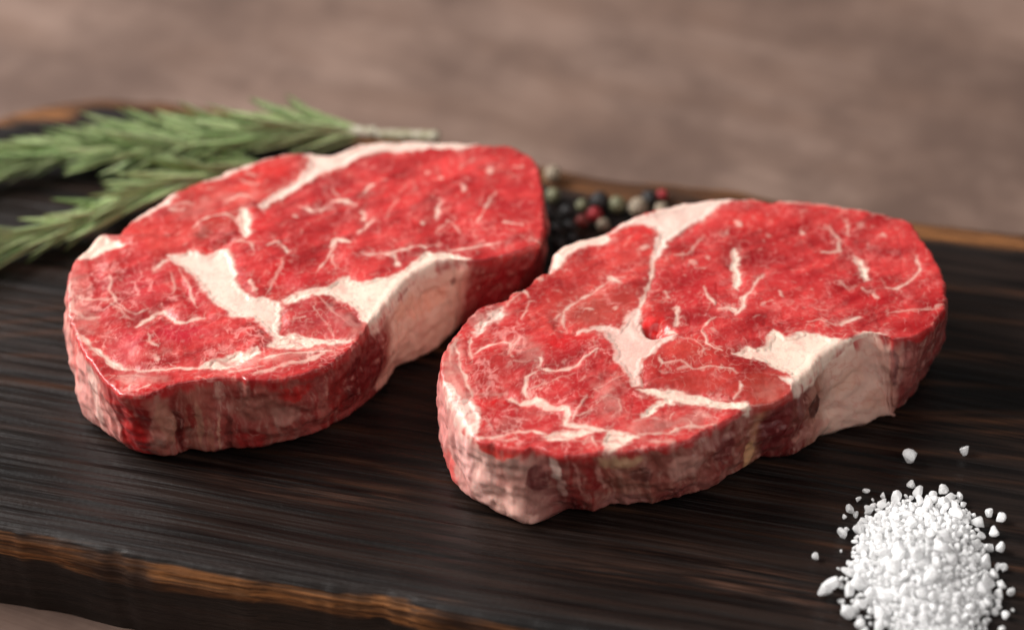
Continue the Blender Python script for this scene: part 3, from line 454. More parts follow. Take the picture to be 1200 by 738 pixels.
def make_mesh(name, verts, faces, normals=None, attrs=None, colour=None):
    me = bpy.data.meshes.new(name)
    verts = np.asarray(verts, np.float32)
    if isinstance(faces, np.ndarray):
        nf, k = faces.shape
        me.vertices.add(len(verts))
        me.vertices.foreach_set('co', verts.ravel())
        me.loops.add(nf * k)
        me.loops.foreach_set('vertex_index', faces.astype(np.int32).ravel())
        me.polygons.add(nf)
        me.polygons.foreach_set('loop_start', np.arange(0, nf * k, k, dtype=np.int32))
        me.update(calc_edges=True)
    else:
        me.from_pydata(verts.tolist(), [], faces)
    me.polygons.foreach_set('use_smooth', np.ones(len(me.polygons), bool))
    for an, av in (attrs or {}).items():
        at = me.attributes.new(an, 'FLOAT', 'POINT')
        at.data.foreach_set('value', np.asarray(av, np.float32))
    if colour is not None:
        at = me.attributes.new('tint', 'FLOAT_COLOR', 'POINT')
        at.data.foreach_set('color', np.hstack([colour, np.ones((len(colour), 1))]).astype(np.float32).ravel())
    if normals is not None:
        me.normals_split_custom_set_from_vertices(np.asarray(normals, np.float32).tolist())
    me.update()
    return me

def put(name, me, mat, parent=None, loc=None, rot=None):
    o = bpy.data.objects.new(name, me)
    COL.objects.link(o)
    if mat is not None and not me.materials:
        me.materials.append(mat)
    if parent is not None:
        o.parent = parent
    if loc is not None:
        o.location = loc
    if rot is not None:
        o.rotation_euler = rot
    return o

def empty(name, loc=(0, 0, 0)):
    o = bpy.data.objects.new(name, None)
    COL.objects.link(o)
    o.location = loc
    o.empty_display_size = 0.01
    return o

def tag(o, label, category, group=None):
    o['label'] = label
    o['category'] = category
    if group:
        o['group'] = group
    return o

class NT:
    """small shader-graph helper"""
    def __init__(self, name):
        self.m = bpy.data.materials.new(name)
        self.m.use_nodes = True
        self.t = self.m.node_tree
        self.b = self.t.nodes['Principled BSDF']
    def n(self, kind, **kw):
        x = self.t.nodes.new(kind)
        for k, v in kw.items():
            setattr(x, k, v)
        return x
    def link(self, a, b):
        self.t.links.new(a, b)
    def val(self, sock, v):
        if isinstance(v, (int, float, tuple, list)):
            sock.default_value = v
        else:
            self.link(v, sock)
    def noise(self, vec, scale, detail=3.0, rough=0.55, dist=0.0):
        x = self.n('ShaderNodeTexNoise')
        x.inputs['Scale'].default_value = scale
        x.inputs['Detail'].default_value = detail
        x.inputs['Roughness'].default_value = rough
        x.inputs['Distortion'].default_value = dist
        if vec is not None:
            self.link(vec, x.inputs['Vector'])
        return x.outputs['Fac']
    def mapping(self, vec, scale=(1, 1, 1), rot=(0, 0, 0), loc=(0, 0, 0)):
        x = self.n('ShaderNodeMapping')
        x.inputs['Scale'].default_value = scale
        x.inputs['Rotation'].default_value = rot
        x.inputs['Location'].default_value = loc
        self.link(vec, x.inputs['Vector'])
        return x.outputs['Vector']
    def obj(self):
        return self.n('ShaderNodeTexCoord').outputs['Object']
    def ramp(self, fac, a, b, lo=0.0, hi=1.0):
        x = self.n('ShaderNodeMapRange')
        x.interpolation_type = 'SMOOTHSTEP'
        self.link(fac, x.inputs['Value'])
        x.inputs['From Min'].default_value = a
        x.inputs['From Max'].default_value = b
        x.inputs['To Min'].default_value = lo
        x.inputs['To Max'].default_value = hi
        return x.outputs['Result']
    def mix(self, fac, a, b, blend='MIX'):
        x = self.n('ShaderNodeMix', data_type='RGBA', blend_type=blend)
        self.val(x.inputs[0], fac)
        for s, v in ((x.inputs[6], a), (x.inputs[7], b)):
            if isinstance(v, (tuple, list)) and len(v) == 3:
                v = tuple(v) + (1,)
            self.val(s, v)
        return x.outputs[2]
    def math(self, op, a, b=0.0):
        x = self.n('ShaderNodeMath', operation=op)
        self.val(x.inputs[0], a)
        self.val(x.inputs[1], b)
        return x.outputs[0]
    def bump(self, h, strength, dist, prev=None):
        x = self.n('ShaderNodeBump')
        x.inputs['Strength'].default_value = strength
        x.inputs['Distance'].default_value = dist
        self.link(h, x.inputs['Height'])
        if prev is not None:
            self.link(prev, x.inputs['Normal'])
        return x.outputs['Normal']
    def attr(self, name):
        return self.n('ShaderNodeAttribute', attribute_name=name)
    def set(self, **kw):
        for k, v in kw.items():
            self.val(self.b.inputs[k.replace('_', ' ')], v)
        return self.m

# ---------------------------------------------------------------- materials
def steak_material():
    g = NT('raw_steak')
    tint = g.attr('tint').outputs['Color']
    fat = g.attr('fat').outputs['Fac']
    o = g.obj()
    speck = g.noise(o, 520, 4, 0.6)
    fibre = g.noise(g.mapping(o, (1, 0.4, 0.7), (0, 0, 0.5)), 620, 4, 0.6, 0.4)
    patch = g.noise(o, 90, 3, 0.55)
    dark = g.mix(g.ramp(speck, 0.3, 0.68), (0.86, 0.80, 0.80), (1.05, 1.07, 1.07))
    lean_var = g.mix(g.math('SUBTRACT', 1.0, fat), (1, 1, 1), dark)
    c = g.mix(0.55, tint, lean_var, 'MULTIPLY')
    c = g.mix(0.35, c, g.mix(g.ramp(patch, 0.3, 0.7), (0.8, 0.78, 0.78), (1.08, 1.06, 1.06)), 'MULTIPLY')
    flesh = g.math('MULTIPLY', g.ramp(fibre, 0.60, 0.74), g.math('SUBTRACT', 0.26, g.math('MULTIPLY', fat, 0.26)))
    c = g.mix(flesh, c, (0.72, 0.26, 0.24))
    n1 = g.bump(fibre, 0.26, 0.0004)
    n2 = g.bump(g.noise(o, 300, 3, 0.55), 0.20, 0.0007, n1)
    rough = g.math('ADD', g.ramp(speck, 0.3, 0.7, 0.30, 0.46), g.math('MULTIPLY', fat, 0.08))
    g.set(Base_Color=c, Roughness=rough, Normal=n2, Specular_IOR_Level=0.42, Coat_Weight=g.ramp(g.noise(o, 150, 3, 0.6), 0.50, 0.66, 0.0, 0.45), Coat_Roughness=0.10,
          Subsurface_Weight=0.22, Subsurface_Radius=(1.0, 0.35, 0.25), Subsurface_Scale=0.0018)
    return g.m

def board_material():
    g = NT('charred_wood')
    o = g.obj()
    edge = g.attr('edge').outputs['Fac']
    warp = g.n('ShaderNodeVectorMath', operation='ADD')
    w = g.n('ShaderNodeTexNoise')
    w.inputs['Scale'].default_value = 9
    w.inputs['Detail'].default_value = 2
    g.link(g.mapping(o, (0.5, 1, 1)), w.inputs['Vector'])
    ws = g.n('ShaderNodeVectorMath', operation='SCALE')
    g.link(w.outputs['Color'], ws.inputs[0])
    ws.inputs['Scale'].default_value = 0.012
    g.link(o, warp.inputs[0])
    g.link(ws.outputs[0], warp.inputs[1])
    v = warp.outputs[0]
    fine = g.noise(g.mapping(v, (0.035, 1, 1)), 900, 4, 0.6)
    mid = g.noise(g.mapping(v, (0.04, 1, 1)), 240, 4, 0.6)
    broad = g.noise(g.mapping(v, (0.10, 1, 1)), 42, 3, 0.5)
    blotch = g.noise(o, 16, 4, 0.6)
    black = g.mix(g.ramp(mid, 0.35, 0.7), (0.0045, 0.0031, 0.0028), (0.020, 0.0124, 0.0100))
    brown = g.mix(g.ramp(fine, 0.35, 0.7), (0.022, 0.010, 0.007), (0.085, 0.042, 0.028))
    top = g.mix(g.math('MULTIPLY', g.ramp(broad, 0.56, 0.78), g.ramp(fine, 0.42, 0.66)), black, brown)
    ring = g.attr('ring').outputs['Fac']
    top = g.mix(g.math('MULTIPLY', ring, g.ramp(fine, 0.25, 0.65)), top, (0.085, 0.036, 0.019))
    # worn, bare wood along the edges
    gold = g.mix(g.ramp(mid, 0.3, 0.7), (0.075, 0.026, 0.008), (0.31, 0.125, 0.040))
    gold = g.mix(g.ramp(fine, 0.40, 0.62), g.mix(0.7, gold, (0.02, 0.01, 0.006)), gold)
    gold = g.mix(g.ramp(blotch, 0.49, 0.66), gold, (0.026, 0.012, 0.007))
    em = g.math('ADD', edge, g.math('MULTIPLY', g.math('SUBTRACT', mid, 0.5), 0.9))
    em = g.math('ADD', em, g.math('MULTIPLY', g.math('SUBTRACT', blotch, 0.5), 0.8))
    c = g.mix(g.ramp(em, 0.42, 0.62), top, gold)
    # pale flour-fine scuffs
    scuff = g.math('MULTIPLY', g.ramp(g.noise(g.mapping(o, (0.4, 1, 1)), 420, 5, 0.75), 0.66, 0.8), g.ramp(blotch, 0.45, 0.65))
    c = g.mix(g.math('MULTIPLY', scuff, 0.35), c, (0.22, 0.17, 0.15))
    ridge = g.noise(g.mapping(v, (0.03, 1, 1)), 330, 2, 0.5)
    b = g.bump(fine, 0.45, 0.0006)
    b = g.bump(ridge, 0.7, 0.0022, b)
    b = g.bump(g.noise(o, 700, 3, 0.6), 0.25, 0.0004, b)
    g.set(Base_Color=c, Roughness=g.math('ADD', g.ramp(blotch, 0.3, 0.7, 0.30, 0.46), g.math('MULTIPLY', edge, 0.45)), Normal=b, Specular_IOR_Level=0.28)
    return g.m

def table_material():
    g = NT('weathered_table_wood')
    o = g.mapping(g.obj(), (1, 1, 1), (0, 0, math.radians(24)))
    fine = g.noise(g.mapping(o, (0.05, 1, 1)), 420, 4, 0.65)
    mid = g.noise(g.mapping(o, (0.3, 1, 1)), 45, 4, 0.6, 0.8)
    blotch = g.noise(o, 14, 5, 0.65)
    c = g.mix(g.ramp(mid, 0.3, 0.7), (0.175, 0.109, 0.082), (0.250, 0.168, 0.133))
    c = g.mix(g.ramp(fine, 0.3, 0.5), g.mix(0.3, c, (0.08, 0.052, 0.042)), c)
    c = g.mix(g.ramp(blotch, 0.35, 0.66), c, (0.118, 0.074, 0.058))
    b = g.bump(fine, 0.5, 0.0006)
    g.set(Base_Color=c, Roughness=0.6, Normal=b, Specular_IOR_Level=0.3)
    return g.m

def leaf_material():
    g = NT('rosemary_leaf')
    o = g.obj()
    rnd = g.n('ShaderNodeObjectInfo').outputs['Random']
    under = g.attr('under').outputs['Fac']
    c = g.mix(rnd, (0.18, 0.285, 0.095), (0.55, 0.64, 0.32))
    c = g.mix(g.ramp(g.noise(o, 600, 3), 0.3, 0.7), g.mix(0.35, c, (0.03, 0.06, 0.02)), c)
    c = g.mix(g.math('MULTIPLY', under, 0.45), c, (0.30, 0.36, 0.22))
    g.set(Base_Color=c, Roughness=0.42, Specular_IOR_Level=0.45, Normal=g.bump(g.noise(o, 900, 2), 0.3, 0.0003),
          Subsurface_Weight=0.1, Subsurface_Radius=(0.3, 1.0, 0.2), Subsurface_Scale=0.0006)
    return g.m

def stem_material():
    g = NT('rosemary_stem')
    o = g.obj()
    c = g.mix(g.ramp(g.noise(o, 260, 4), 0.35, 0.65), (0.24, 0.22, 0.12), (0.52, 0.49, 0.38))
    g.set(Base_Color=c, Roughness=0.7, Normal=g.bump(g.noise(o, 700, 3), 0.5, 0.0004))
    return g.m

def pepper_material(name, a, b):
    g = NT(name)
    o = g.obj()
    v = g.n('ShaderNodeTexVoronoi', feature='DISTANCE_TO_EDGE')
    v.inputs['Scale'].default_value = 620
    g.link(o, v.inputs['Vector'])
    cre = v.outputs['Distance']
    c = g.mix(g.ramp(cre, 0.0, 0.22), a, b)
    c = g.mix(g.ramp(g.noise(o, 500, 3), 0.3, 0.7), g.mix(0.4, c, a), c)
    g.set(Base_Color=c, Roughness=0.5, Normal=g.bump(cre, 0.8, 0.0006), Specular_IOR_Level=0.4)
    return g.m

def salt_material(name, clear):
    g = NT(name)
    o = g.obj()
    n = g.noise(o, 700, 4, 0.6)
    c = g.mix(g.ramp(n, 0.3, 0.7), (0.955, 0.958, 0.96), (0.99, 0.99, 0.99))
    g.set(Base_Color=c, Roughness=g.ramp(n, 0.3, 0.7, 0.22, 0.5), Normal=g.bump(n, 0.35, 0.0005),
          Subsurface_Weight=0.9, Subsurface_Radius=(1, 1, 1), Subsurface_Scale=0.0018,
          Transmission_Weight=clear, IOR=1.54)
    return g.m

MAT_STEAK, MAT_BOARD, MAT_TABLE = steak_material(), board_material(), table_material()
MAT_LEAF, MAT_STEM = leaf_material(), stem_material()
MAT_SALT, MAT_SALT_PACKED = salt_material('salt_crystal', 0.22), salt_material('packed_salt', 0.0)
MAT_PEPPER = {
    'black': pepper_material('black_peppercorn', (0.006, 0.005, 0.005), (0.030, 0.027, 0.027)),
    'green': pepper_material('green_peppercorn', (0.07, 0.07, 0.035), (0.26, 0.26, 0.15)),
    'cream': pepper_material('white_peppercorn', (0.16, 0.12, 0.08), (0.44, 0.37, 0.27)),
    'red': pepper_material('pink_peppercorn', (0.16, 0.010, 0.012), (0.46, 0.030, 0.038)),
    'brown': pepper_material('dark_red_peppercorn', (0.09, 0.012, 0.010), (0.28, 0.045, 0.035)),
}

# ---------------------------------------------------------------- table top
BOARD_T = 35.0
xs = np.linspace(-1600, 1600, 41)
gx, gy = np.meshgrid(xs, xs)
tv = np.stack([gx.ravel(), gy.ravel(), np.full(gx.size, -BOARD_T)], 1) * MM
n = len(xs)
idx = np.arange(n * n).reshape(n, n)
tf = np.stack([idx[:-1, :-1], idx[:-1, 1:], idx[1:, 1:], idx[1:, :-1]], -1).reshape(-1, 4)
table = put('table_top', make_mesh('table_top', tv, tf), MAT_TABLE)
table['kind'] = 'structure'
table['label'] = 'worn pinkish brown wooden table top under the board'

# ---------------------------------------------------------------- cutting board (long slab with a worn, wavy edge)
def build_board():
    ang = math.radians(-13.8)
    ca, sa = math.cos(ang), math.sin(ang)
    def loc(p):                                    # world -> board axes
        p = np.array(p, float)
        return np.stack([p[:, 0] * ca + p[:, 1] * sa, -p[:, 0] * sa + p[:, 1] * ca], 1)
    f, b = loc(BOARD_FRONT), loc(BOARD_BACK)
    NU = 900
    u = np.linspace(-232, 236, NU)
    def edge_line(q, seed):
        q = q[np.argsort(q[:, 0])]
        mean = np.polyfit(q[:, 0], q[:, 1], 1)
        res = np.interp(u, q[:, 0], q[:, 1] - np.polyval(mean, q[:, 0]), left=(q[0, 1] - np.polyval(mean, q[0, 0])) * 1.3, right=0)
        k = np.ones(15) / 15
        res = np.convolve(np.pad(res, 7, mode='edge'), k, 'valid')
        z0 = np.zeros_like(u)
        return np.polyval(mean, u) + res + 1.1 * fbm(u / 17, z0, None, seed, 3) + 0.10 * vnoise(u / 3.2, z0, None, seed + 5)
    yf, yb = edge_line(f, 3), edge_line(b, 9)
    # cross-section: (t across 0..1 on the top, inset mm from edge, z mm, edge mask)
    prof = []
    for z, inset, e in ((-34.9, 5.0, .0), (-27, 3.4, .02), (-20, 2.2, .04), (-14, 1.2, .18), (-10.5, 0.3, .42), (-8, 0.0, .72), (-5.5, 0.05, .92), (-3.6, 0.3, .88), (-2.2, 0.8, .66), (-1.1, 1.5, .42), (-0.45, 2.4, .34), (-0.1, 3.6, .32)):
        prof.append(('f', inset, z, e))
    inner = np.linspace(0, 1, 230)
    back = []
    for z, inset, e in ((-0.1, 9.0, .62), (-0.5, 6.0, .9), (-1.2, 3.4, 1), (-2.2, 1.6, .95), (-4, 0.4, .8), (-8, 0.0, .7), (-14, 0.8, .4), (-22, 2.4, .1), (-34.9, 5.5, 0)):
        back.append(('b', inset, z, e))
    rows, em = [], []
    Z0 = np.zeros_like(u)
    for k, (_, ins, z, e) in enumerate(prof):
        a = 0.25 * vnoise(u / 7.5, Z0 + k * 0.8, None, 21) * min(1, -z / 1.5) + 0.8 * fbm(u / 18, Z0 + k * 0.22, None, 25) * min(1, -z / 1.5)
        rows.append(np.stack([u, yf + ins + a, Z0 + z + 0.15 * vnoise(u / 11, Z0 + k * .6, None, 23) * (1 if z > -20 else 0) * min(1, -z / 1.0)], 1))
        em.append(Z0 + e)
    y0, y1 = yf + 3.6, yb - 9.0
    for t in inner[1:-1]:
        y = y0 + (y1 - y0) * t
        dist = np.minimum(y - yf, yb - y)
        grain = 0.16 * vnoise(u / 60, y / 1.9, None, 41) + 0.10 * vnoise(u / 35, y / 0.95, None, 43)
        fade = sstep(3.6, 8, y - yf) * sstep(9, 14, yb - y)
        rows.append(np.stack([u, y, Z0 - 0.22 + grain * fade * 0.75], 1))
        d_front, d_back = y - yf, yb - y
        em.append(np.maximum(0.34 * (1 - sstep(3.6, 12, d_front)), 0.62 * (1 - sstep(9, 22, d_back))) + 0 * dist)
    for k, (_, ins, z, e) in enumerate(back):
        a = 0.8 * fbm(u / 16, Z0 + k * 0.25, None, 35) * min(1, -z / 1.5)
        rows.append(np.stack([u, yb - ins + a, Z0 + z], 1))
        em.append(Z0 + e)
    V = np.stack(rows, 0)
    M = V.shape[0]
    # wandering brown growth-ring lines that follow the length of the board
    ring = [(-240, -58), (-200, -50), (-149, -35), (-131, -28.5), (-100, -23), (-40, -21), (40, -22), (100, -19), (121, -17), (153, -10.4), (240, -2)]
    rx_, ry_ = np.array(ring).T
    base_y = np.interp(V[..., 0], rx_, ry_)
    STK = np.zeros(V.shape[:2])
    for k, (off, wd, st) in enumerate(((0, 1.1, 1.0), (3.4, 0.8, .55), (-5, 0.8, .5), (-13, 0.9, .45), (-24, 0.8, .5), (-38, 1.3, .4), (-52, .9, .6), (-60, .8, .4), (18, .9, .5), (33, 1.2, .6), (52, .9, .5), (66, 1.1, .6))):
        yy = base_y * (1 - min(0.8, abs(off) / 70)) + off - (22 * min(0.8, abs(off) / 70)) + 1.6 * vnoise(V[..., 0] / 30, V[..., 0] * 0 + k * 3.7, None, 61)
        brk = 0.35 + 0.65 * sstep(-0.4, 0.4, vnoise(V[..., 0] / 22, V[..., 0] * 0 + k * 5.1, None, 63))
        STK = np.maximum(STK, st * brk * np.exp(-((V[..., 1] - yy) / (wd * 1.2)) ** 2))
    E = np.stack(em, 0)
    verts = V.reshape(-1, 3)
    # board axes -> world
    wv = np.stack([verts[:, 0] * ca - verts[:, 1] * sa, verts[:, 0] * sa + verts[:, 1] * ca, verts[:, 2]], 1)
    idx = np.arange(M * NU).reshape(M, NU)
    faces = np.stack([idx[:-1, :-1], idx[:-1, 1:], idx[1:, 1:], idx[1:, :-1]], -1).reshape(-1, 4)
    bottom = np.stack([idx[-1, :-1], idx[-1, 1:], idx[0, 1:], idx[0, :-1]], -1)
    faces = np.vstack([faces, bottom])
    lf = verts * MM                                # keep mesh in board axes so the grain follows the length
    me = make_mesh('cutting_board', lf, faces, attrs={'edge': E.ravel(), 'ring': STK.ravel()})
    # cap both ends
    import bmesh
    bm = bmesh.new()
    bm.from_mesh(me)
    bm.verts.ensure_lookup_table()
    for col_i in (0, NU - 1):
        try:
            bm.faces.new([bm.verts[int(i)] for i in idx[:, col_i]])
        except ValueError:
            pass
    bmesh.ops.recalc_face_normals(bm, faces=bm.faces[:])
    bm.to_mesh(me)
    bm.free()
    o = put('cutting_board', me, MAT_BOARD)
    o.rotation_euler = (0, 0, ang)
    tag(o, 'dark charred wooden cutting board with golden worn edges', 'cutting board')
    return o
board = build_board()

# ---------------------------------------------------------------- steaks
THICK = 29.0

def build_steak(data, seed, label):
    K, J, H = 1150, 215, 64
    top = spline(data['top'], K, closed=True)
    # irregular, slightly torn rim
    area = 0.5 * np.sum(top[:, 0] * np.roll(top[:, 1], -1) - np.roll(top[:, 0], -1) * top[:, 1])
    if area < 0:
        top = top[::-1]
    c = np.array(data['centre'])
    nxt, prv = np.roll(top, -1, 0), np.roll(top, 1, 0)
    tang = nxt - prv
    tang /= np.linalg.norm(tang, axis=1)[:, None]
    nor = np.stack([tang[:, 1], -tang[:, 0]], 1)
    for _ in range(12):
        nor = (nor + np.roll(nor, 1, 0) + np.roll(nor, -1, 0))
        nor /= np.linalg.norm(nor, axis=1)[:, None]
    top = top + nor * (0.55 * fbm(top[:, 0] / 6, top[:, 1] / 6, None, seed, 4) + 0.30 * vnoise(top[:, 0] / 1.7, top[:, 1] / 1.7, None, seed + 50))[:, None]
    # bottom outline: traced at the front, slightly inset copy of the top elsewhere
    th = np.arctan2(top[:, 1] - c[1], top[:, 0] - c[0])
    rt = np.hypot(top[:, 0] - c[0], top[:, 1] - c[1])
    bt = spline(data['bottom'], 400)
    bth = np.unwrap(np.arctan2(bt[:, 1] - c[1], bt[:, 0] - c[0]))
    br = np.hypot(bt[:, 0] - c[0], bt[:, 1] - c[1])
    o_ = np.argsort(bth)
    bth, br = bth[o_], br[o_]
    rb = rt * 0.985
    for sh in (-2 * math.pi, 0, 2 * math.pi):
        t = th + sh
        m = (t >= bth[0]) & (t <= bth[-1])
        w = sstep(0, 0.4, np.minimum(t - bth[0], bth[-1] - t))
        rb = np.where(m, w * np.interp(t, bth, br) + (1 - w) * rb, rb)
    k = np.ones(9) / 9
    rb = np.convolve(np.concatenate([rb[-4:], rb, rb[:4]]), k, 'valid')
    rb = np.clip(rb, rt - 12, rt + 9)
    bot = c + (top - c) / rt[:, None] * rb[:, None]

    # rings: top disc (s) then the wall (w)
    s = np.concatenate([np.linspace(0.015, 0.90, J - 40, endpoint=False), np.linspace(0.90, 1.0, 40)])
    XY = c[None, None] + s[:, None, None] * (top - c)[None]
    tx, ty = XY[..., 0].ravel(), XY[..., 1].ravel()
    rim_d = ((1 - s)[:, None] * rt[None]).ravel()

    # short soft flecks of marbling scattered through the lean
    fr = random.Random(seed)
    flecks = []
    lo, hi = top.min(0), top.max(0)
    for _ in range(1100):
        x0, y0 = fr.uniform(lo[0], hi[0]), fr.uniform(lo[1], hi[1])
        a = fr.gauss(0.9, 0.7)
        L = 0.15 + 1.3 * fr.random() ** 3
        a2 = a + fr.gauss(0, 0.5)
        flecks.append(([(x0, y0), (x0 + L * math.cos(a), y0 + L * math.sin(a)), (x0 + L * math.cos(a) + L * math.cos(a2), y0 + L * math.sin(a) + L * math.sin(a2))],
                       fr.uniform(0.4, 1.0), fr.uniform(0.08, 0.40)))
    def fields(x, y):
        """fat amount and piece ids at top-plane positions"""
        wa, wb = fbm(x / 3.2, y / 3.2, None, seed + 1, 3), fbm(x / 3.2 + 40, y / 3.2, None, seed + 3, 3)
        wx = x + 0.95 * wa + 0.40 * vnoise(x / 1.0, y / 1.0, None, seed + 2)
        wy = y + 0.95 * wb + 0.40 * vnoise(x / 1.0 + 9, y / 1.0, None, seed + 4)
        fat = np.zeros_like(x)
        piece = np.full(x.shape, -1)
        best = np.zeros_like(x)
        near = np.full(x.shape, 9.0)
        vein_d = np.full(x.shape, 9.0)
        for i, (nm, poly) in enumerate(data['fat']):
            p = np.array(poly)
            m = np.where((wx > p[:, 0].min() - 6) & (wx < p[:, 0].max() + 6) & (wy > p[:, 1].min() - 6) & (wy < p[:, 1].max() + 6))[0]
            if not len(m):
                continue
            sd = poly_sd(wx[m], wy[m], poly)
            near[m] = np.minimum(near[m], -sd)
            body = 1.0
            if nm in ('fat_streak', 'fat_rim'):             # lean fibres break through the thinner fat
                body = 1 - 0.55 * np.clip(1 - np.abs(vnoise(wx[m] / 3.4, wy[m] / 1.3, None, seed + 5)) * 3.0, 0, 1)
            fat[m] = np.maximum(fat[m], sstep(-0.75, 0.75, sd) * body)
            hit = (sd > 0) & (sd > best[m])
            piece[m[hit]] = i
            best[m[hit]] = sd[hit]
        wx, wy = x + 0.75 * wa, y + 0.75 * wb
        for pts, wd, stg in data['strokes'] + flecks:
            p = np.array(pts)
            r = wd * 0.5
            m = np.where((wx > p[:, 0].min() - r - 5) & (wx < p[:, 0].max() + r + 5) & (wy > p[:, 1].min() - r - 5) & (wy < p[:, 1].max() + r + 5))[0]
            if not len(m):
                continue
            d = np.full(len(m), 1e9)
            for a, b in zip(pts[:-1], pts[1:]):
                d = np.minimum(d, seg_dist(wx[m], wy[m], a, b))
            if wd < 3 and stg > 0.49:
                vein_d[m] = np.minimum(vein_d[m], d - r)
            if stg > 0.84 and wd > 0.8:
                near[m] = np.minimum(near[m], d - r)
            rr = r * (0.78 + 0.60 * vnoise(wx[m] / 1.7, wy[m] / 1.7, None, seed + 6))
            soft = 0.55 if wd < 3 else wd * 0.45
            ends = np.minimum(np.hypot(wx[m] - p[0, 0], wy[m] - p[0, 1]), np.hypot(wx[m] - p[-1, 0], wy[m] - p[-1, 1]))
            rr = rr * (0.55 + 0.45 * sstep(0, 2.2, ends)) if len(pts) > 2 else rr
            vv = stg * 0.94 * (0.86 + 0.22 * vnoise(wx[m] / 2.4, wy[m] / 2.4, None, seed + 7)) * (1 - sstep(rr - soft, rr + soft * 0.9, d))
            fat[m] = np.maximum(fat[m], np.clip(vv, 0, 1))
        # hair-thin branches leaving the seams and veins
        vd = np.clip(np.minimum(vein_d, near), 0, 9)
        q1 = np.clip(1 - np.abs(fbm(wx / 3.4, wy / 3.4, None, seed + 70, 3)) * 11, 0, 1)
        q2 = np.clip(1 - np.abs(fbm(wx / 2.1 + 8, wy / 2.1, None, seed + 71, 2)) * 9, 0, 1)
        fat = np.maximum(fat, 0.36 * q1 * np.exp(-vd / 2.6))
        return fat, piece, near
    fat_t, piece_t, near_t = fields(tx, ty)
    seed_xy = np.array([p for _, ps in data['seeds'] for p in ps])
    seed_id = np.array([i for i, (_, ps) in enumerate(data['seeds']) for p in ps])
    def muscles(x, y):
        best = np.full(x.shape, 1e9)
        out = np.zeros(x.shape, int)
        for p, i in zip(seed_xy, seed_id):
            d = (x - p[0]) ** 2 + (y - p[1]) ** 2
            m = d < best
            best[m] = d[m]
            out[m] = i
        return out
    mus_t = muscles(tx, ty)
    names = [nm for nm, _ in data['seeds']]

    # height of the cut face
    rimf = fat_t.reshape(J, K)[-22:].mean(0)
    kk_ = np.ones(31) / 31
    rimf = np.convolve(np.concatenate([rimf[-15:], rimf, rimf[:15]]), kk_, 'valid')
    rnd = np.tile(1.2 + 3.0 * sstep(0.3, 0.9, rimf), J)
    drop = 0.85 * rnd * (1 - np.sqrt(np.clip(1 - (np.clip(rnd - rim_d, 0, rnd) / rnd) ** 2, 0, 1)))
    z = THICK + 0.9 * fbm(tx / 26, ty / 26, None, seed + 8, 2) + 0.10 * fbm(tx / 4.5, ty / 4.5, None, seed + 9, 3) \
        + 0.025 * fbm(tx / 1.3, ty / 1.3, None, seed + 10, 2) + 0.10 * sstep(0.0, 1, fat_t) - drop \
        - 0.85 * np.exp(-np.clip(near_t, -1.5, 9) / 1.7) / math.exp(0.9) * sstep(0.5, 5, rim_d) \
        + 0.55 * fbm(tx / 11, ty / 11, None, seed + 13, 2)
    fold = 1 - np.abs(fbm(tx / 9, ty / 15, None, seed + 12, 3)) * 3.2
    z -= 0.12 * np.clip(fold, 0, 1) ** 2 * (1 - fat_t) * sstep(0, 4, rim_d)
    gwx, gwy = tx + 0.7 * fbm(tx / 3.2, ty / 3.2, None, seed + 1, 3), ty + 0.7 * fbm(tx / 3.2 + 40, ty / 3.2, None, seed + 3, 3)
    n_soft = fbm(tx / 6, ty / 6, None, seed + 11, 2)
    for pts, wd, dep in data['grooves']:                # folds between the muscle bundles
        d = np.full(tx.shape, 1e9)
        for a, b in zip(pts[:-1], pts[1:]):
            d = np.minimum(d, seg_dist(gwx, gwy, a, b))
        along = np.minimum(np.hypot(gwx - pts[0][0], gwy - pts[0][1]), np.hypot(gwx - pts[-1][0], gwy - pts[-1][1]))
        fade = sstep(0.3, 3, rim_d) * (0.25 + 0.75 * sstep(0, 4, along)) * (0.75 + 0.35 * n_soft)
        z -= 0.62 * dep * np.exp(-(d / (1.45 * wd)) ** 2) * fade * (1 - 0.6 * fat_t)
        z += 0.16 * dep * np.exp(-((d - 3.4 * wd) / (2.2 * wd)) ** 2) * fade
    for (p, r, dep) in data['pits']:
        z -= dep * np.exp(-((tx - p[0]) ** 2 * 0.6 + (ty - p[1]) ** 2 * 1.4) / (r * r)) * (1 - 0.7 * fat_t)

    # colour of the cut face (sRGB 0..255, blended in linear light)
    n_big = fbm(tx / 11, ty / 11, None, seed + 14, 3)
    n_mid = fbm(tx / 3.2, ty / 3.2, None, seed + 15, 3)
    n_fin = fbm(tx / 0.9, ty / 0.9, None, seed + 16, 2)
    n_str = fbm((tx * 0.84 + ty * 0.54) / 14, (ty * 0.84 - tx * 0.54) / 2.6 + 0.6 * n_big, None, seed + 17, 3)   # along the fibres
    tone = np.clip(0.5 + 0.62 * n_big + 0.20 * n_mid + 0.08 * n_fin + 0.60 * n_str, 0, 1)[:, None]
    lean = lin((148, 21, 26)) * (1 - tone) + lin((208, 64, 63)) * tone
    warm = {'rib_eye_muscle': (1.0, 0.96, 1.0), 'cap_muscle': (1.0, 1.2, 1.1), 'tail_muscle': (0.97, 0.95, 0.98), 'flap_muscle': (0.92, 1.05, 0.95)}
    mul = np.array([warm[nm] for nm in names])[mus_t]
    lean = lean * mul * np.array([1.0, 0.98, 0.92])
    twx, twy = tx + 2.2 * n_mid, ty + 2.2 * fbm(tx / 4 + 30, ty / 4, None, seed + 25, 3)
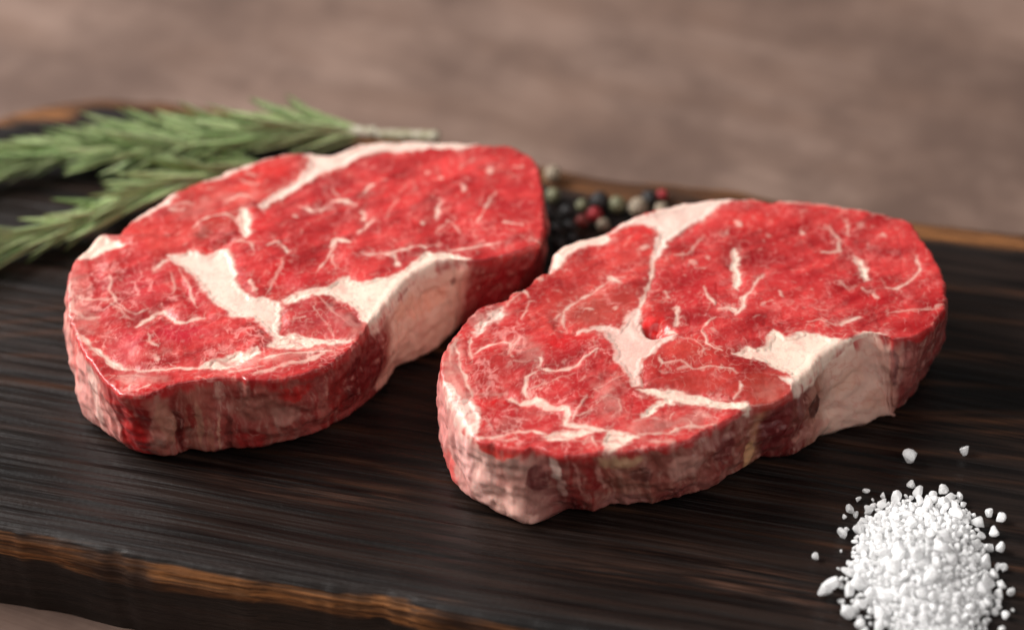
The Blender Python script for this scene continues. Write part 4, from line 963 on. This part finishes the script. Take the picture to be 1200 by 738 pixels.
    for (p, qx, qy, qc, qs) in data['tones']:
        dd = ((twx - p[0]) / (qx * 1.15)) ** 2 + ((twy - p[1]) / (qy * 1.15)) ** 2
        m = (np.exp(-dd ** 1.5 * 0.8) * qs * 1.25 * (0.85 + 0.25 * n_str)).clip(0, 1)[:, None]
        qv = np.clip(np.array((188.0, 42, 44)) + 1.5 * (np.array(qc, float) - np.array((188.0, 42, 44))), 8, 235)
        lean = lean * (1 - m) + lin(qv) * m
    # fine marbling: short ridged veins, denser in the tail
    wxx, wyy = tx + 1.6 * n_mid, ty + 1.6 * fbm(tx / 3 + 50, ty / 3, None, seed + 18, 2)
    rid = 1 - np.abs(fbm(wxx / 4.2, wyy / 4.2, None, seed + 19, 3)) * 7.0
    rid2 = 1 - np.abs(fbm(wxx / 2.0, wyy / 2.6, None, seed + 20, 2)) * 5.5
    gate = sstep(-0.02, 0.42, fbm(tx / 7, ty / 7, None, seed + 21, 2))
    dens = np.array([{'rib_eye_muscle': 0.30, 'cap_muscle': 0.36, 'tail_muscle': 0.80, 'flap_muscle': 0.26}[nm] for nm in names])[mus_t]
    spots = sstep(0.52, 0.74, vnoise(tx / 1.5, ty / 1.5, None, seed + 22)) * (0.5 + 0.5 * n_big)
    marb = np.clip((np.clip(rid, 0, 1) * 0.75 * gate + np.clip(rid2, 0, 1) * 0.50 * (0.35 + 0.65 * gate)) * dens + 0.16 * spots * dens, 0, 0.62)
    lean = lean * (1 - marb[:, None]) + lin((238, 160, 152)) * marb[:, None]
    pink = sstep(0.1, 0.8, fbm(tx / 4 + 7, ty / 4, None, seed + 23, 4))[:, None]
    fatc = lin((236, 208, 190)) * (1 - 0.75 * pink) + lin((224, 164, 150)) * 0.75 * pink
    tints = data.get('fat_tint', {})
    for i, (nm, _) in enumerate(data['fat']):
        if nm in tints:
            m = piece_t == i
            fatc[m] = fatc[m] * 0.45 + lin(tints[nm]) * 0.55
    # blushed halo where lean meets fat
    halo = 0.34 * np.exp(-np.clip(near_t, 0, 9) / 1.1) * (0.6 + 0.6 * n_mid)
    halo = np.clip(halo + 0.04 * sstep(0.15, 0.75, fbm(tx / 5, ty / 5, None, seed + 24, 3)) * dens, 0, 0.6)[:, None]
    lean = lean * (1 - halo) + lin((226, 120, 114)) * halo
    fv = (np.clip(1 - np.abs(gfbm(tx / 4.5, ty / 4.5, seed + 26, 3)) * 9, 0, 1) * 0.30)[:, None]
    fatc = fatc * (1 - fv) + lin((216, 138, 126)) * fv
    f = fat_t[:, None]
    col_t = lean * (1 - f) + fatc * f

    # wall
    w = np.linspace(0, 1, H + 1)[1:]
    th_arc = np.cumsum(np.linalg.norm(np.diff(np.vstack([top, top[:1]]), axis=0), axis=1))
    ww, aa = np.meshgrid(w, th_arc, indexing='ij')
    base = top[None] * (1 - w)[:, None, None] + bot[None] * w[:, None, None]
    hz = THICK - 1.1
    zz = hz * (1 - ww)
    rx, ry = np.broadcast_to(top[:, 0], ww.shape), np.broadcast_to(top[:, 1], ww.shape)
    # wall coordinates: arc length and height, sheared and warped so fibres wander
    lump = gfbm(aa / 13, zz / 11, seed + 32, 3)
    wa_ = aa + 0.22 * zz * gnoise(aa / 30, aa * 0 + 3.3, seed + 33) + 1.6 * gfbm(aa / 9, zz / 8, seed + 34, 2)
    streak = gnoise(wa_ / 2.0, zz / 16, seed + 30)
    streak2 = gfbm(wa_ / 5.5, zz / 13, seed + 31, 3)
    out = 1.0 * np.sin(np.pi * np.clip(ww, 0, 1)) ** 0.8 + (0.16 * streak + 0.45 * streak2 + 1.6 * lump) * sstep(0.0, 0.22, ww)
    out -= 2.2 * sstep(0.86, 1.0, ww) ** 2
    bx = base[..., 0] + nor[None, :, 0] * out
    by = base[..., 1] + nor[None, :, 1] * out
    rim_z = z.reshape(J, K)[-1]
    zw = rim_z[None] * (1 - ww) + 0.05 * ww
    # wall colour
    sx = np.array([q[0] for q in data['side']])
    scol = lin(np.array([q[1] for q in data['side']]))
    sfat = np.array([q[2] for q in data['side']])
    jit = rx + 1.5 * streak2 + 1.2 * (ww - 0.5)
    front = ry < c[1] + 12
    wc = np.stack([np.interp(jit, sx, scol[:, kk]) for kk in range(3)], -1)
    wf = np.interp(jit, sx, sfat)
    wc = np.where(front[..., None], wc, lin((205, 120, 112)))
    fib = np.clip(0.5 + 0.45 * streak + 0.35 * gnoise(wa_ / 0.85, zz / 7, seed + 35) + 0.15 * gnoise(wa_ / 0.5, zz / 1.6, seed + 37), 0, 1)
    blot = sstep(-0.1, 0.5, gfbm(wa_ / 5.5, zz / 5.5, seed + 36, 4))
    fm = np.clip(wf, 0, 1)
    red = lin((146, 24, 24))
    pale = lin((222, 172, 156))
    mixr = (1 - fm) * (0.26 * (1 - fib) + 0.10 * (1 - blot)) + fm * 0.06 * (1 - blot)
    mixp = np.clip(2.4 * fm * (1.1 - fm), 0, 1) * sstep(0.45, 0.85, fib) * (0.25 + 0.5 * blot) + 0.05 * fib
    wc = wc * (1 - mixr[..., None]) + red * mixr[..., None]
    wc = wc * (1 - mixp[..., None]) + pale * mixp[..., None]
    pxw = rx + 1.1 * gfbm(aa / 5, zz / 6, seed + 40, 4)
    pww = ww + 0.08 * gfbm(aa / 4.5, zz / 5, seed + 41, 4)
    for (qx, qw, qrx, qrw, qc, qs) in data['patches']:
        dd = ((pxw - qx) / qrx) ** 2 + ((pww - qw) / qrw) ** 2
        m = (1 - sstep(0.6, 1.3, dd)) * (0.32 + 0.8 * qs) * (0.85 + 0.3 * streak) * front
        m = np.clip(m, 0, 1)[..., None]
        wc = wc * (1 - m) + lin(qc) * 1.12 * m
    vein = np.clip(1 - np.abs(gfbm(wa_ / 5.0, zz / 7.5, seed + 42, 3)) * 9.0, 0, 1) * (0.15 + 0.6 * blot) * front * (1 - 0.8 * sstep(0.7, 1, fm))
    wc = wc * (1 - 0.5 * vein[..., None]) + lin((224, 170, 156)) * 0.5 * vein[..., None]
    # thin pink membrane lines and a little blush in the pure fat
    mem = np.clip(1 - np.abs(gfbm(aa / 7 + 0.05 * zz, zz / 6, seed + 43, 3)) * 12.0, 0, 1) * sstep(0.7, 1, fm)
    wc = wc * (1 - 0.40 * mem[..., None]) + lin((200, 112, 100)) * 0.40 * mem[..., None]
    blush = (sstep(0.0, 0.7, gfbm(aa / 9, zz / 8, seed + 44, 3)) * sstep(0.7, 1, fm) * 0.40)[..., None]
    wc = wc * (1 - blush) + lin((218, 150, 134)) * blush
    # the cut colour rolls over the rim for a millimetre or two
    rim_col = col_t.reshape(J, K, 3)[-6]
    rim_fat = fat_t.reshape(J, K)[-6]
    rim_lean = rim_col * (1 - 0.5 * (1 - rim_fat))[:, None] + lin((178, 16, 20)) * 0.5 * (1 - rim_fat)[:, None]
    roll = 1 - sstep(0.005, 0.085, ww + 0.03 * streak + 0.09 * streak2)
    roll *= 0.9
    wc = wc * (1 - roll[..., None]) + rim_lean[None] * roll[..., None]
    wfat = fm * (1 - roll) + rim_fat[None] * roll

    # assemble
    vt = np.stack([tx, ty, z], 1)
    vw = np.stack([bx.ravel(), by.ravel(), zw.ravel()], 1)
    centre_top = np.array([[c[0], c[1], z.reshape(J, K)[0].mean()]])
    centre_bot = np.array([[c[0], c[1], 0.05]])
    V = np.vstack([vt, vw, centre_top, centre_bot])
    COLR = np.vstack([col_t, wc.reshape(-1, 3), col_t.reshape(J, K, 3)[0].mean(0)[None], lin((150, 60, 60))[None]])
    FAT = np.concatenate([fat_t, wfat.ravel(), [fat_t[0]], [0]])
    R = J + H
    idx = np.arange(R * K).reshape(R, K)
    nx = np.roll(idx, -1, 1)
    quads = np.stack([idx[:-1], idx[1:], nx[1:], nx[:-1]], -1).reshape(-1, 4)
    ct, cb = R * K, R * K + 1
    # collapse caps as degenerate-free quads: pair neighbouring rim points with the centre
    kk = np.arange(0, K, 2)
    capt = np.stack([np.full(len(kk), ct), idx[0, kk], idx[0, (kk + 1) % K], idx[0, (kk + 2) % K]], -1)
    capb = np.stack([np.full(len(kk), cb), idx[-1, (kk + 2) % K], idx[-1, (kk + 1) % K], idx[-1, kk]], -1)
    quads = np.vstack([quads, capt, capb])
    # full-surface normals, kept when the surface is split into its muscles and fat pieces
    d1, d2 = V[quads[:, 2]] - V[quads[:, 0]], V[quads[:, 3]] - V[quads[:, 1]]
    fn = np.cross(d1, d2)
    N = np.zeros_like(V)
    for q in range(4):
        for ax in range(3):
            N[:, ax] += np.bincount(quads[:, q], fn[:, ax], len(V))
    N /= np.linalg.norm(N, axis=1)[:, None] + 1e-12
    # class of every vertex: muscle id or 100 + fat piece id
    cls_t = np.where((piece_t >= 0) & (fat_t > 0.5), 100 + piece_t, mus_t)
    mus_w = np.broadcast_to(mus_t.reshape(J, K)[-1], ww.shape)
    edge_ids = [i for i, (nm, _) in enumerate(data['fat']) if nm == 'fat_edge']
    side_fat = (fm > 0.9) & front
    cls_w = np.where(side_fat & bool(edge_ids), 100 + (edge_ids[0] if edge_ids else 0), mus_w)
    cls = np.concatenate([cls_t, cls_w.ravel(), [mus_t[0]], [mus_t[0]]])
    fc = cls[quads[:, 0]]
    base_pt = Vector((c[0] * MM, c[1] * MM, 0))
    root = empty('rib_eye_steak', base_pt)
    tag(root, label, 'steak', 'raw rib-eye steaks on the board')
    for cid in np.unique(fc):
        q = quads[fc == cid]
        if cid >= 100 and len(q) < 30:
            continue
        used, inv = np.unique(q, return_inverse=True)
        nm = data['fat'][cid - 100][0] if cid >= 100 else names[cid]
        vv = (V[used] - np.array([c[0], c[1], 0])) * MM
        me = make_mesh(nm, vv, inv.reshape(-1, 4), N[used], {'fat': FAT[used]}, COLR[used])
        put(nm, me, MAT_STEAK, root)
    return root

STEAK_LEFT['centre'], STEAK_RIGHT['centre'] = (-56.0, 3.0), (58.0, -18.0)
STEAK_LEFT['fat_tint'] = {'fat_kernel': (234, 200, 186), 'fat_cap': (236, 206, 194), 'fat_rim': (232, 192, 180)}
STEAK_RIGHT['fat_tint'] = {'fat_kernel': (222, 172, 164), 'fat_cap': (236, 204, 194), 'fat_rim': (232, 188, 178), 'fat_nub': (238, 202, 188)}
build_steak(STEAK_LEFT, 100, 'raw rib-eye steak with a broad central fat wedge, beside the rosemary sprigs')
build_steak(STEAK_RIGHT, 300, 'raw rib-eye steak with a pinched fat seam, between the peppercorns and the salt')

# ---------------------------------------------------------------- rosemary
def leaf_mesh(name, length, width, bend, seed):
    r = random.Random(seed)
    NL = 9
    verts, under, faces = [], [], []
    for i in range(NL):
        t = i / (NL - 1)
        wd = width * (0.45 + 0.55 * math.sin(math.pi * min(1, t * 1.1 + 0.12))) * (1 if t < 0.85 else (1 - (t - 0.85) / 0.15 * 0.75))
        x = length * t
        zc = bend * length * (t ** 2) + 0.15 * math.sin(3 * t + seed)
        yc = 0.05 * length * math.sin(2.2 * t + seed) - 0.05 * length * math.sin(seed)
        for (a, b, u) in ((0, 0.30, 0), (0.38, 0.34, 0), (0.5, -0.05, 0.2), (0.34, -0.32, 1), (0, -0.20, 1), (-0.34, -0.32, 1), (-0.5, -0.05, 0.2), (-0.38, 0.34, 0)):
            verts.append((x * MM, (yc + a * wd) * MM, (zc + b * wd * 0.75) * MM))
            under.append(u)
    for i in range(NL - 1):
        for j in range(8):
            a, b = i * 8 + j, i * 8 + (j + 1) % 8
            faces.append((a, a + 8, b + 8, b)[::-1])
    faces.append(tuple(range(8))[::-1][::-1])
    faces.append(tuple(range((NL - 1) * 8, NL * 8))[::-1])
    return make_mesh(name, verts, faces, attrs={'under': under})

LEAVES = [leaf_mesh('leaf', rng.uniform(23, 33), rng.uniform(2.3, 3.1), rng.uniform(-0.10, 0.16), k) for k in range(9)]

def tube(pts, radii, sides=9):
    pts = np.array(pts, float)
    verts, faces = [], []
    for i, p in enumerate(pts):
        d = pts[min(i + 1, len(pts) - 1)] - pts[max(i - 1, 0)]
        d /= np.linalg.norm(d)
        a = np.cross(d, (0, 0, 1.0)); a /= np.linalg.norm(a)
        b = np.cross(a, d)
        for k in range(sides):
            t = 2 * math.pi * k / sides
            rr = radii[i] * (1 + 0.12 * math.sin(5.1 * i + 2.3 * k))
            verts.append(tuple((p + a * math.cos(t) * rr + b * math.sin(t) * rr) * MM))
    n = len(pts)
    for i in range(n - 1):
        for k in range(sides):
            a, b = i * sides + k, i * sides + (k + 1) % sides
            faces.append((a, b, b + sides, a + sides))
    faces.append(tuple(range(sides))[::-1])
    faces.append(tuple(range((n - 1) * sides, n * sides)))
    return verts, faces

def build_sprig(path, height, label, per_node, bare, seed, spread=1.0):
    r = random.Random(seed)
    p2 = spline(path, 90)
    L = np.sum(np.linalg.norm(np.diff(p2, axis=0), axis=1))
    zs = [height + 1.2 * math.sin(i * 0.11 + seed) for i in range(90)]
    pts = np.column_stack([p2, zs])
    o0 = pts[0] * [1, 1, 0]
    root = empty('rosemary_sprig', Vector(o0 * MM))
    tag(root, label, 'rosemary', 'rosemary sprigs at the back of the board')
    radii = [1.9 - 1.1 * i / 89 for i in range(90)]
    v, f = tube(pts - o0, radii)
    put('stem', make_mesh('stem', v, f), MAT_STEM, root)
    nodes = int(L / 3.4)
    for k in range(nodes):
        t = k / nodes
        if t < bare:
            continue
        i = min(88, int(t * 89))
        p, d = pts[i], pts[i + 1] - pts[i]
        d /= np.linalg.norm(d)
        phase = (k % 2) * math.pi / per_node + r.uniform(-0.4, 0.4)
        for j in range(per_node):
            a = phase + 2 * math.pi * j / per_node
            open_ = r.uniform(0.22, 0.62) * spread * (1.0 if t < 0.85 else 0.6)
            side = np.cross(d, (0, 0, 1.0)); side /= np.linalg.norm(side)
            upv = np.cross(side, d)
            lat = side * math.cos(a) + upv * math.sin(a)
            dirv = d * math.cos(open_) + lat * math.sin(open_)
            me = LEAVES[r.randrange(len(LEAVES))]
            sc = r.uniform(0.62, 1.05) * (1 if t < 0.8 else 1 - (t - 0.8) * 1.6)
            lim = -(p[2] - 2.0) / (27 * sc)                # tips stay above the board
            if dirv[2] < lim:
                dirv[2] = lim + r.uniform(0, 0.06)
            dirv /= np.linalg.norm(dirv)
            X = Vector(dirv)
            Zv = (Vector(d) - X * X.dot(Vector(d)))
            Zv = (Zv.normalized() * 0.6 + Vector((0, 0, 0.7)))
            Zv = (Zv - X * X.dot(Zv)).normalized()
            Y = Zv.cross(X)
            m = Matrix((X, Y, Zv)).transposed().to_4x4()
            m = m @ Matrix.Rotation(r.uniform(-0.7, 0.7), 4, 'X') @ Matrix.Scale(sc, 4)
            m.translation = Vector((p - o0) * MM) + X * 0.0008
            o = put('leaf', me, MAT_LEAF, root)
            o.matrix_local = m
    return root

build_sprig(SPRIG_UPPER, 7.5, 'long green rosemary sprig with pale bare stem end along the back edge', 6, 0.13, 3, 0.78)
build_sprig(SPRIG_MIDDLE, 13.0, 'short rosemary sprig lying on top of the long sprig', 5, 0.03, 11, 0.8)
build_sprig(SPRIG_LOWER, 6.0, 'rosemary sprig tucked against the fatty rim of the left steak', 6, 0.0, 5, 0.62)

# ---------------------------------------------------------------- peppercorns
def corn_mesh(seed):
    nu, nv = 22, 14
    ph = np.linspace(0, 2 * math.pi, nu, endpoint=False)
    la = np.linspace(-math.pi / 2, math.pi / 2, nv + 2)[1:-1]
    P, L = np.meshgrid(ph, la)
    x, y, z = np.cos(P) * np.cos(L), np.sin(P) * np.cos(L), np.sin(L)
    rr = 1 + 0.05 * fbm(x * 2.2 + seed, y * 2.2, z * 2.2, seed, 2) + 0.05 * (1 - np.abs(vnoise(x * 4, y * 4, z * 4, seed + 1)) * 2)
    v = np.stack([x * rr, y * rr, z * rr], -1).reshape(-1, 3)
    v = np.vstack([v, [0, 0, -0.98], [0, 0, 0.98]])
    idx = np.arange(nu * nv).reshape(nv, nu)
    nx = np.roll(idx, -1, 1)
    faces = [tuple(int(i) for i in q) for q in np.stack([idx[:-1], nx[:-1], nx[1:], idx[1:]], -1).reshape(-1, 4)]
    s, t = nu * nv, nu * nv + 1
    faces += [(s, int(nx[0, k]), int(idx[0, k])) for k in range(nu)] + [(t, int(idx[-1, k]), int(nx[-1, k])) for k in range(nu)]
    return v, faces

PEPPER_LABEL = {
    0: 'cream peppercorn lying apart on the bare wood behind the left steak end',
    1: 'greenish peppercorn almost touching the red end of the left steak',
    3: 'greenish peppercorn wedged between a black and a large cream peppercorn',
    4: 'large cream peppercorn between the greenish and black ones behind the right steak',
    6: 'small red peppercorn on the golden back edge of the board',
    7: 'bright pink-red peppercorn in front of the large black one',
    8: 'dull dark red peppercorn right beside the bright pink-red one',
    9: 'small cream peppercorn tucked against the right steak below the red pair',
    13: 'cream peppercorn half hidden by the fat cap of the right steak',
    2: 'large black peppercorn standing behind the bright pink-red one',
    5: 'black peppercorn between the large cream one and the small red one',
    14: 'small dull green peppercorn right next to the largest black one',
}
BLACK_LABEL = 'black peppercorn in the dark cluster between the two steaks'
for k, (p, r, kind) in enumerate(PEPPER):
    v, f = corn_mesh(50 + k)
    v = v * r * MM
    v[:, 2] -= v[:, 2].min()
    me = make_mesh('peppercorn', v, f)
    o = put('peppercorn', me, MAT_PEPPER[kind], None, (p[0] * MM, p[1] * MM, 0.0), (0, 0, rng.uniform(0, 6.28)))
    tag(o, PEPPER_LABEL.get(k, BLACK_LABEL), 'peppercorn', 'peppercorns between the steaks')

# ---------------------------------------------------------------- coarse salt
def grain_mesh(seed):
    """a rounded, chipped crystal: cube subdivided once, corners pulled in unevenly"""
    r = random.Random(seed)
    import bmesh
    bm = bmesh.new()
    bmesh.ops.create_icosphere(bm, subdivisions=2, radius=1.0)
    axes = [Vector((r.gauss(0, 1), r.gauss(0, 1), r.gauss(0, 1))).normalized() for _ in range(8)]
    cuts = [r.uniform(0.42, 0.72) for _ in range(8)]
    sx = (r.uniform(1.0, 1.5), r.uniform(0.9, 1.15), r.uniform(0.8, 1.1))
    for v in bm.verts:
        for a, cdist in zip(axes, cuts):
            dd = v.co.dot(a)
            if dd > cdist:
                v.co -= a * (dd - cdist)
        v.co = Vector((v.co.x * sx[0], v.co.y * sx[1], v.co.z * sx[2]))
    vs = np.array([v.co[:] for v in bm.verts])
    fs = [tuple(v.index for v in f.verts) for f in bm.faces]
    bm.free()
    return vs * MM, fs

GRAIN_DATA = [grain_mesh(900 + k) for k in range(14)]
GRAINS = []
for v, f in GRAIN_DATA:
    me = make_mesh('salt_grain', v, f)
    me.polygons.foreach_set('use_smooth', np.zeros(len(me.polygons), bool))
    me.materials.append(MAT_SALT)
    GRAINS.append(me)

def pile_height(x, y):
    d = math.hypot(x / 20.0, y / 30.0)
    a = math.atan2(y, x)
    d *= 1 + 0.07 * math.sin(3 * a + 1.0) + 0.05 * math.sin(5 * a)
    if d >= 1:
        return 0.0
    return 10.5 * (1 - d) ** 0.8 * (1 - 0.2 * (1 - d))

cx, cy = SALT_CENTRE
cand = []
r = random.Random(77)
tries = 0
placed = []
while tries < 60000 and len(placed) < 1500:
    tries += 1
    x, y = r.uniform(-31, 31), r.uniform(-40, 40)
    h = pile_height(x, y)
    rad = r.choice((0.9, 1.3, 1.7, 2.0, 2.3, 2.7)) * r.uniform(0.8, 1.1)
    if h <= 0:
        if r.random() > 0.004 or math.hypot(x, y * 0.7) > 25:
            continue
        rad *= 0.72
        h = rad * 0.8
    depth = r.random()
    z = max(rad * 0.75, h - (0 if depth < 0.72 else r.uniform(1.5, 3.5)))
    ok = True
    for (a, b, c_, q) in placed:
        if (a - x) ** 2 + (b - y) ** 2 + (c_ - z) ** 2 < (0.74 * (q + rad)) ** 2:
            ok = False
            break
    if ok:
        placed.append((x, y, z, rad))
pile = empty('salt_pile', (cx * MM, cy * MM, 0))
tag(pile, 'heap of coarse white salt crystals on the dark board', 'salt')
# the grains that show largest are single parts, the rest one part
cam_dir = Vector((0, -math.cos(PITCH), math.sin(PITCH)))
def exposed(g):
    return g[2] - pile_height(g[0], g[1]) + 0.35 * g[3] + 0.05 * (g[0] * cam_dir.x + g[1] * cam_dir.y + g[2] * cam_dir.z)
order = sorted(placed, key=exposed, reverse=True)
for g in order[:300]:
    put('salt_grain', GRAINS[r.randrange(len(GRAINS))], MAT_SALT, pile, Vector(g[:3]) * MM,
        (r.uniform(0, 6.28), r.uniform(0, 6.28), r.uniform(0, 6.28))).scale = (g[3],) * 3
bv, bf, off = [], [], 0
for g in order[300:]:
    v, f = GRAIN_DATA[r.randrange(len(GRAIN_DATA))]
    m = np.array(Euler((r.uniform(0, 6.28), r.uniform(0, 6.28), r.uniform(0, 6.28))).to_matrix())
    bv.append(v @ m.T * g[3] + np.array(g[:3]) * MM)
    bf += [tuple(i + off for i in q) for q in f]
    off += len(v)
# solid heart of the heap
NR, NA = 16, 48
hv = [(0, 0, (pile_height(0, 0) - 1.2) * MM)]
for i in range(1, NR + 1):
    for j in range(NA):
        a = 2 * math.pi * j / NA
        x, y = 17.6 * i / NR * math.cos(a), 27 * i / NR * math.sin(a)
        hv.append((x * MM, y * MM, max(0.05, pile_height(x, y) - 1.4) * MM))
hf = [(0, 1 + j, 1 + (j + 1) % NA) for j in range(NA)]
for i in range(NR - 1):
    for j in range(NA):
        a, b = 1 + i * NA + j, 1 + i * NA + (j + 1) % NA
        hf.append((a, a + NA, b + NA, b))
bv.append(np.array(hv))
bf += [tuple(i + off for i in q) for q in hf]
pm = make_mesh('packed_grains', np.vstack(bv), bf)
pm.polygons.foreach_set('use_smooth', np.zeros(len(pm.polygons), bool))
rest = put('packed_grains', pm, MAT_SALT_PACKED, pile)
rest['kind'] = 'stuff'

GRAIN_LABELS = {0: 'largest lone salt crystal, triangular, between the fatty steak edge and the salt heap',
                1: 'small lone salt crystal on bare board beside the triangular one',
                4: 'tiny lone salt crystal on the board, apart from the heap, facing the right steak',
                5: 'large salt crystal in the clump of two detached from the heap',
                6: 'salt crystal leaning between the heap and a detached large crystal'}
for k, (p, rad) in enumerate(LOOSE_GRAINS):
    me = GRAINS[k % len(GRAINS)]
    rot = Euler((rng.uniform(0, 6.28), rng.uniform(0, 6.28), rng.uniform(0, 6.28)))
    mm = np.array(rot.to_matrix())
    zmin = (GRAIN_DATA[k % len(GRAINS)][0] @ mm.T)[:, 2].min() * rad
    o = put('salt_grain', me, MAT_SALT, None, (p[0] * MM, p[1] * MM, -zmin), rot)
    o.scale = (rad,) * 3
    tag(o, GRAIN_LABELS.get(k, 'loose salt crystal scattered on the board close around the salt heap'), 'salt grain',
        'salt crystals scattered round the heap')
